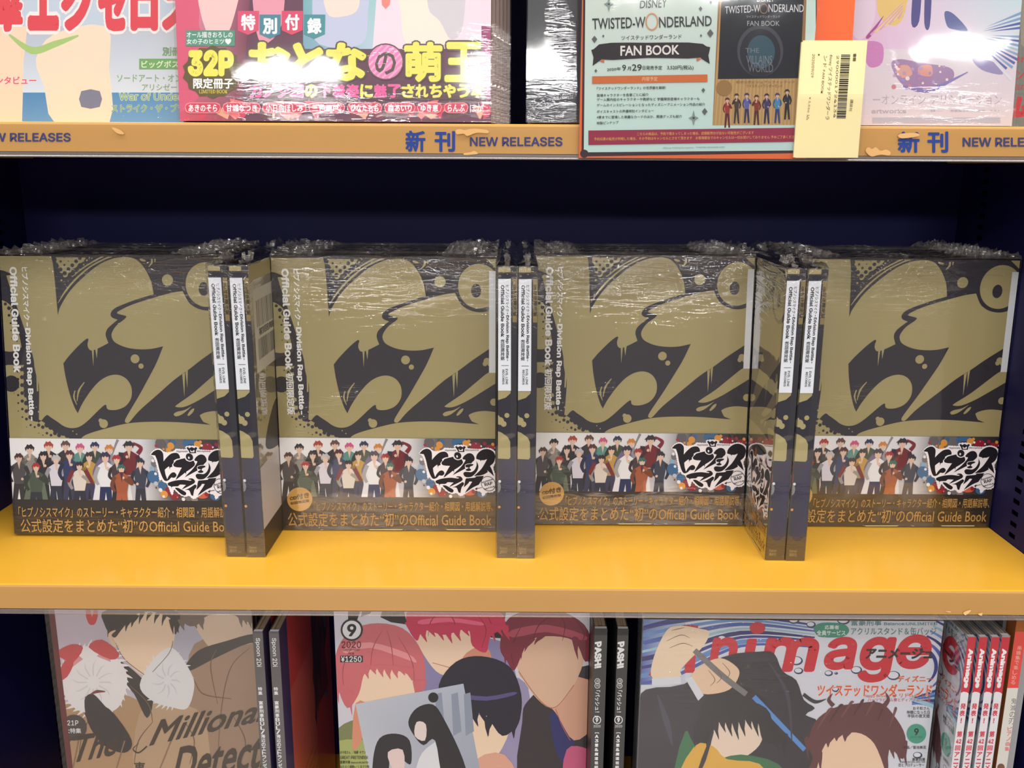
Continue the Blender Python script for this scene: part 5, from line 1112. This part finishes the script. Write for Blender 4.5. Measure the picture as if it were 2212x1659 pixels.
for u, v0, c1, c2 in ((1571, 212, (150, 50, 50), (90, 30, 36)), (1591, 203, (70, 56, 52), (60, 48, 48)), (1613, 202, (90, 96, 160), (50, 50, 80)), (1634, 206, (130, 52, 40), (80, 44, 40)), (1656, 203, (60, 56, 100), (44, 40, 66)), (1679, 202, (70, 130, 180), (50, 60, 110)), (1700, 194, (44, 42, 52), (34, 34, 40))):
    person(a, u, v0, 64, c2, c1, c2, skin=(206, 170, 150), wd=.9)
a.circle(1564, 190, 17, (150, 116, 70)); a.text('ツイステッドワンダーランド', (1612, 182, 1690, 189), (120, 92, 60), 0); a.text('初の公式ビジュアルファンブック', (1590, 174, 1716, 180), (130, 100, 64), 0)
# its lettering
a.text('DISNEY', None, TX, .0, shear=.1, quad=[(1382, 2), (1441, -3), (1441, 16), (1382, 18)])
a.text('TWISTED-W', None, TX, .01, quad=[(1279, 40), (1394, 36), (1394, 60), (1280, 64)]); a.ring(1408, 47, 14, 3, (204, 148, 104), ry=19); a.text('NDERLAND', None, TX, .01, quad=[(1423, 37), (1537, 34), (1537, 56), (1424, 60)])
a.text('ツイステッドワンダーランド', None, TX, .005, quad=[(1342, 77), (1472, 74), (1472, 84), (1342, 87)])
a.poly([(1277, 108), (1300, 101), (1300, 128), (1280, 142), (1282, 124)], (48, 42, 46)); a.poly([(1534, 102), (1514, 98), (1514, 126), (1533, 138), (1530, 120)], (48, 42, 46)); a.poly([(1294, 132), (1305, 128), (1305, 136)], (206, 112, 76)); a.poly([(1516, 127), (1504, 125), (1505, 133)], (206, 112, 76))
a.poly(spline([(1294, 96), (1400, 92.5), (1518, 95), (1517, 124), (1400, 125), (1296, 128)], 3), (48, 42, 46)); a.text('FAN BOOK', None, (232, 226, 224), .02, quad=[(1340, 99), (1467, 97), (1467, 118), (1340, 121)])
a.text('2020年', None, TX, .01, quad=[(1311, 147), (1341, 145), (1341, 152), (1311, 154)]); a.text('9', (1344, 140, 1352, 153), TX, .01); a.text('月', (1355, 144, 1363, 152), TX, .01); a.text('29', (1365, 139, 1386, 153), TX, .01); a.text('日発売予定', (1388, 142, 1430, 151), TX, .01); a.text('3,520円(税込)', (1441, 141, 1498, 152), TX, .01)
a.poly([(1279, 165), (1528, 161), (1528, 177), (1279, 181)], (204, 110, 60)); a.text('内容予定', (1387, 166, 1420, 175), (226, 190, 150), .01)
for i, (s_, u1, v) in enumerate((('『ツイステッドワンダーランド』の世界観を解説!', 1438, 187), ('登場キャラクターを各寮ごとに紹介', 1401, 202), ('ゲーム案内役のキャラクターや教師など 学園関係登場キャラクターも', 1511, 211), ('ゲームのインスピレーションとなったディズニーアニメーション作品の紹介', 1523, 223), ('ボイスキャストの声優特別インタビュー', 1412, 237), ('4章までに登場した美麗なカードのほか、関連グッズも紹介', 1473, 249), ('特製ピンナップ', 1336, 262))):
    a.text(s_, None, (66, 74, 78), .012, quad=[(1289, v + 1), (u1, v - 1), (u1, v + 5.5), (1289, v + 7.5)])
a.poly([(1271, 282), (1716, 276), (1716, 306), (1271, 313)], (150, 46, 74))
a.text('こちらの商品は、予約で埋まってしまった場合、店頭販売分が出ない可能性がございます', None, (216, 160, 80), .012, quad=[(1376, 286), (1628, 283), (1628, 290), (1376, 293)])
a.text('予約伝票の転売が判明した場合、その予約はキャンセルとさせて頂きます　お客様都合でのキャンセルは一切お受けしておりません 予めご了承ください', None, (216, 160, 80), .012, quad=[(1283, 297), (1722, 292), (1722, 299), (1283, 304)])
a.text('©Disney Published by kodansha  "TWISTED-WONDERLAND"', None, (120, 150, 150), 0, quad=[(1432, 318), (1566, 316), (1566, 320), (1432, 322)])
for u, v, r_ in ((1284, 85, 6), (1534, 72, 7), (1513, 19, 4), (1535, 5, 3), (1303, 78, 2.5), (1514, 77, 2.5), (1287, 153, 3), (1519, 195, 4), (1522, 241, 6)): a.poly([(u, v - r_ * 1.3), (u + r_, v), (u, v + r_ * 1.3), (u - r_, v)], (96, 98, 100))
for u, v in ((1315, 9), (1498, 255)): a.poly([(u, v - 17), (u + 3, v - 4), (u + 11, v), (u + 3, v + 4), (u, v + 17), (u - 3, v + 4), (u - 11, v), (u - 3, v - 4)], (130, 146, 142)); a.circle(u, v, 2.5, (60, 62, 66))
FACE[0] = 'i'
obj('printed_sheet', a.mesh('printed_sheet', PP), nt_)
obj('clear_sleeve', MB().box(-.0008, -.0020, -.0008, NW + .0008, -.0016, NH).mesh('clear_sleeve', [CLEAR]), nt_)
# yellow order slips
def slip(x, y, z, w, h, rot, label, th):
    r = empty('order_slip', (x, y, z), (0, rot, 0)); tag(r, label, 'slip', 'yellow order slips over the notice')
    obj('paper', MB().box(0, 0, 0, w, th, h).mesh('paper', [M_YSLIP]), r)
    return r
s1 = slip(.2062, .7015, .0080, .0462, .0818, math.radians(-.4), 'front yellow order slip with barcode and turned lettering', .0003)
s2 = slip(.2052, .7018, .0083, .0460, .0805, math.radians(-.2), 'pad of yellow order slips, a thin sliver showing behind the barcode slip', .0023)
mp_ = mapper(place_matrix(.2062, .7015, .0080))
a = Art(.0462, .0818, mp_, off=.0001); GR = (96, 88, 60)
z4 = lambda u, v: (1700 + u / 4.32, v / 4.32)
f_ = a.f; a.f = lambda u, v: f_(*z4(u, v))
x_ = 0; rnd = random.Random(3); t = 0
while t < 590:
    wd = rnd.choice((5, 8, 5, 12)); q = lambda t_: (512 - t_ * .08, 512 + t_)
    (ua, va), (ub, vb) = q(t), q(t + wd); a.poly([(ua, va), (ua + 85, va + 2), (ub + 85, vb + 2), (ub, vb)], (34, 32, 28)); t += wd + rnd.choice((5, 8, 6))
a.text('2900001724134', None, GR, 0, rot=90, quad=[(470, 522), (492, 522), (458, 1100), (436, 1100)])
a.text('Disney ツイステッドワンダーラ', None, GR, 0, rot=90, quad=[(400, 515), (442, 518), (398, 1120), (356, 1116)]); a.text('ンド FAN BOOK', None, GR, 0, rot=90, quad=[(350, 520), (382, 522), (350, 880), (318, 876)])
a.text('2020/09/29', None, GR, 0, rot=90, quad=[(240, 505), (268, 506), (252, 724), (226, 722)]); a.text('¥ 3,520 込', None, GR, 0, rot=90, quad=[(208, 905), (236, 907), (208, 1122), (180, 1120)])
a.text('書籍', None, GR, .02, rot=90, quad=[(624, 502), (654, 503), (648, 576), (618, 574)]); a.text('講談社', None, GR, 0, rot=90, quad=[(594, 930), (624, 932), (608, 1046), (582, 1044)]); a.circle(303, 512, 8, GR)
obj('slip_print', a.mesh('slip_print', PP), s1)
obj('clear_pocket', MB().box(-.001, -.0012, -.001, .0478, -.0010, .045).mesh('clear_pocket', [CLEAR]), s1)
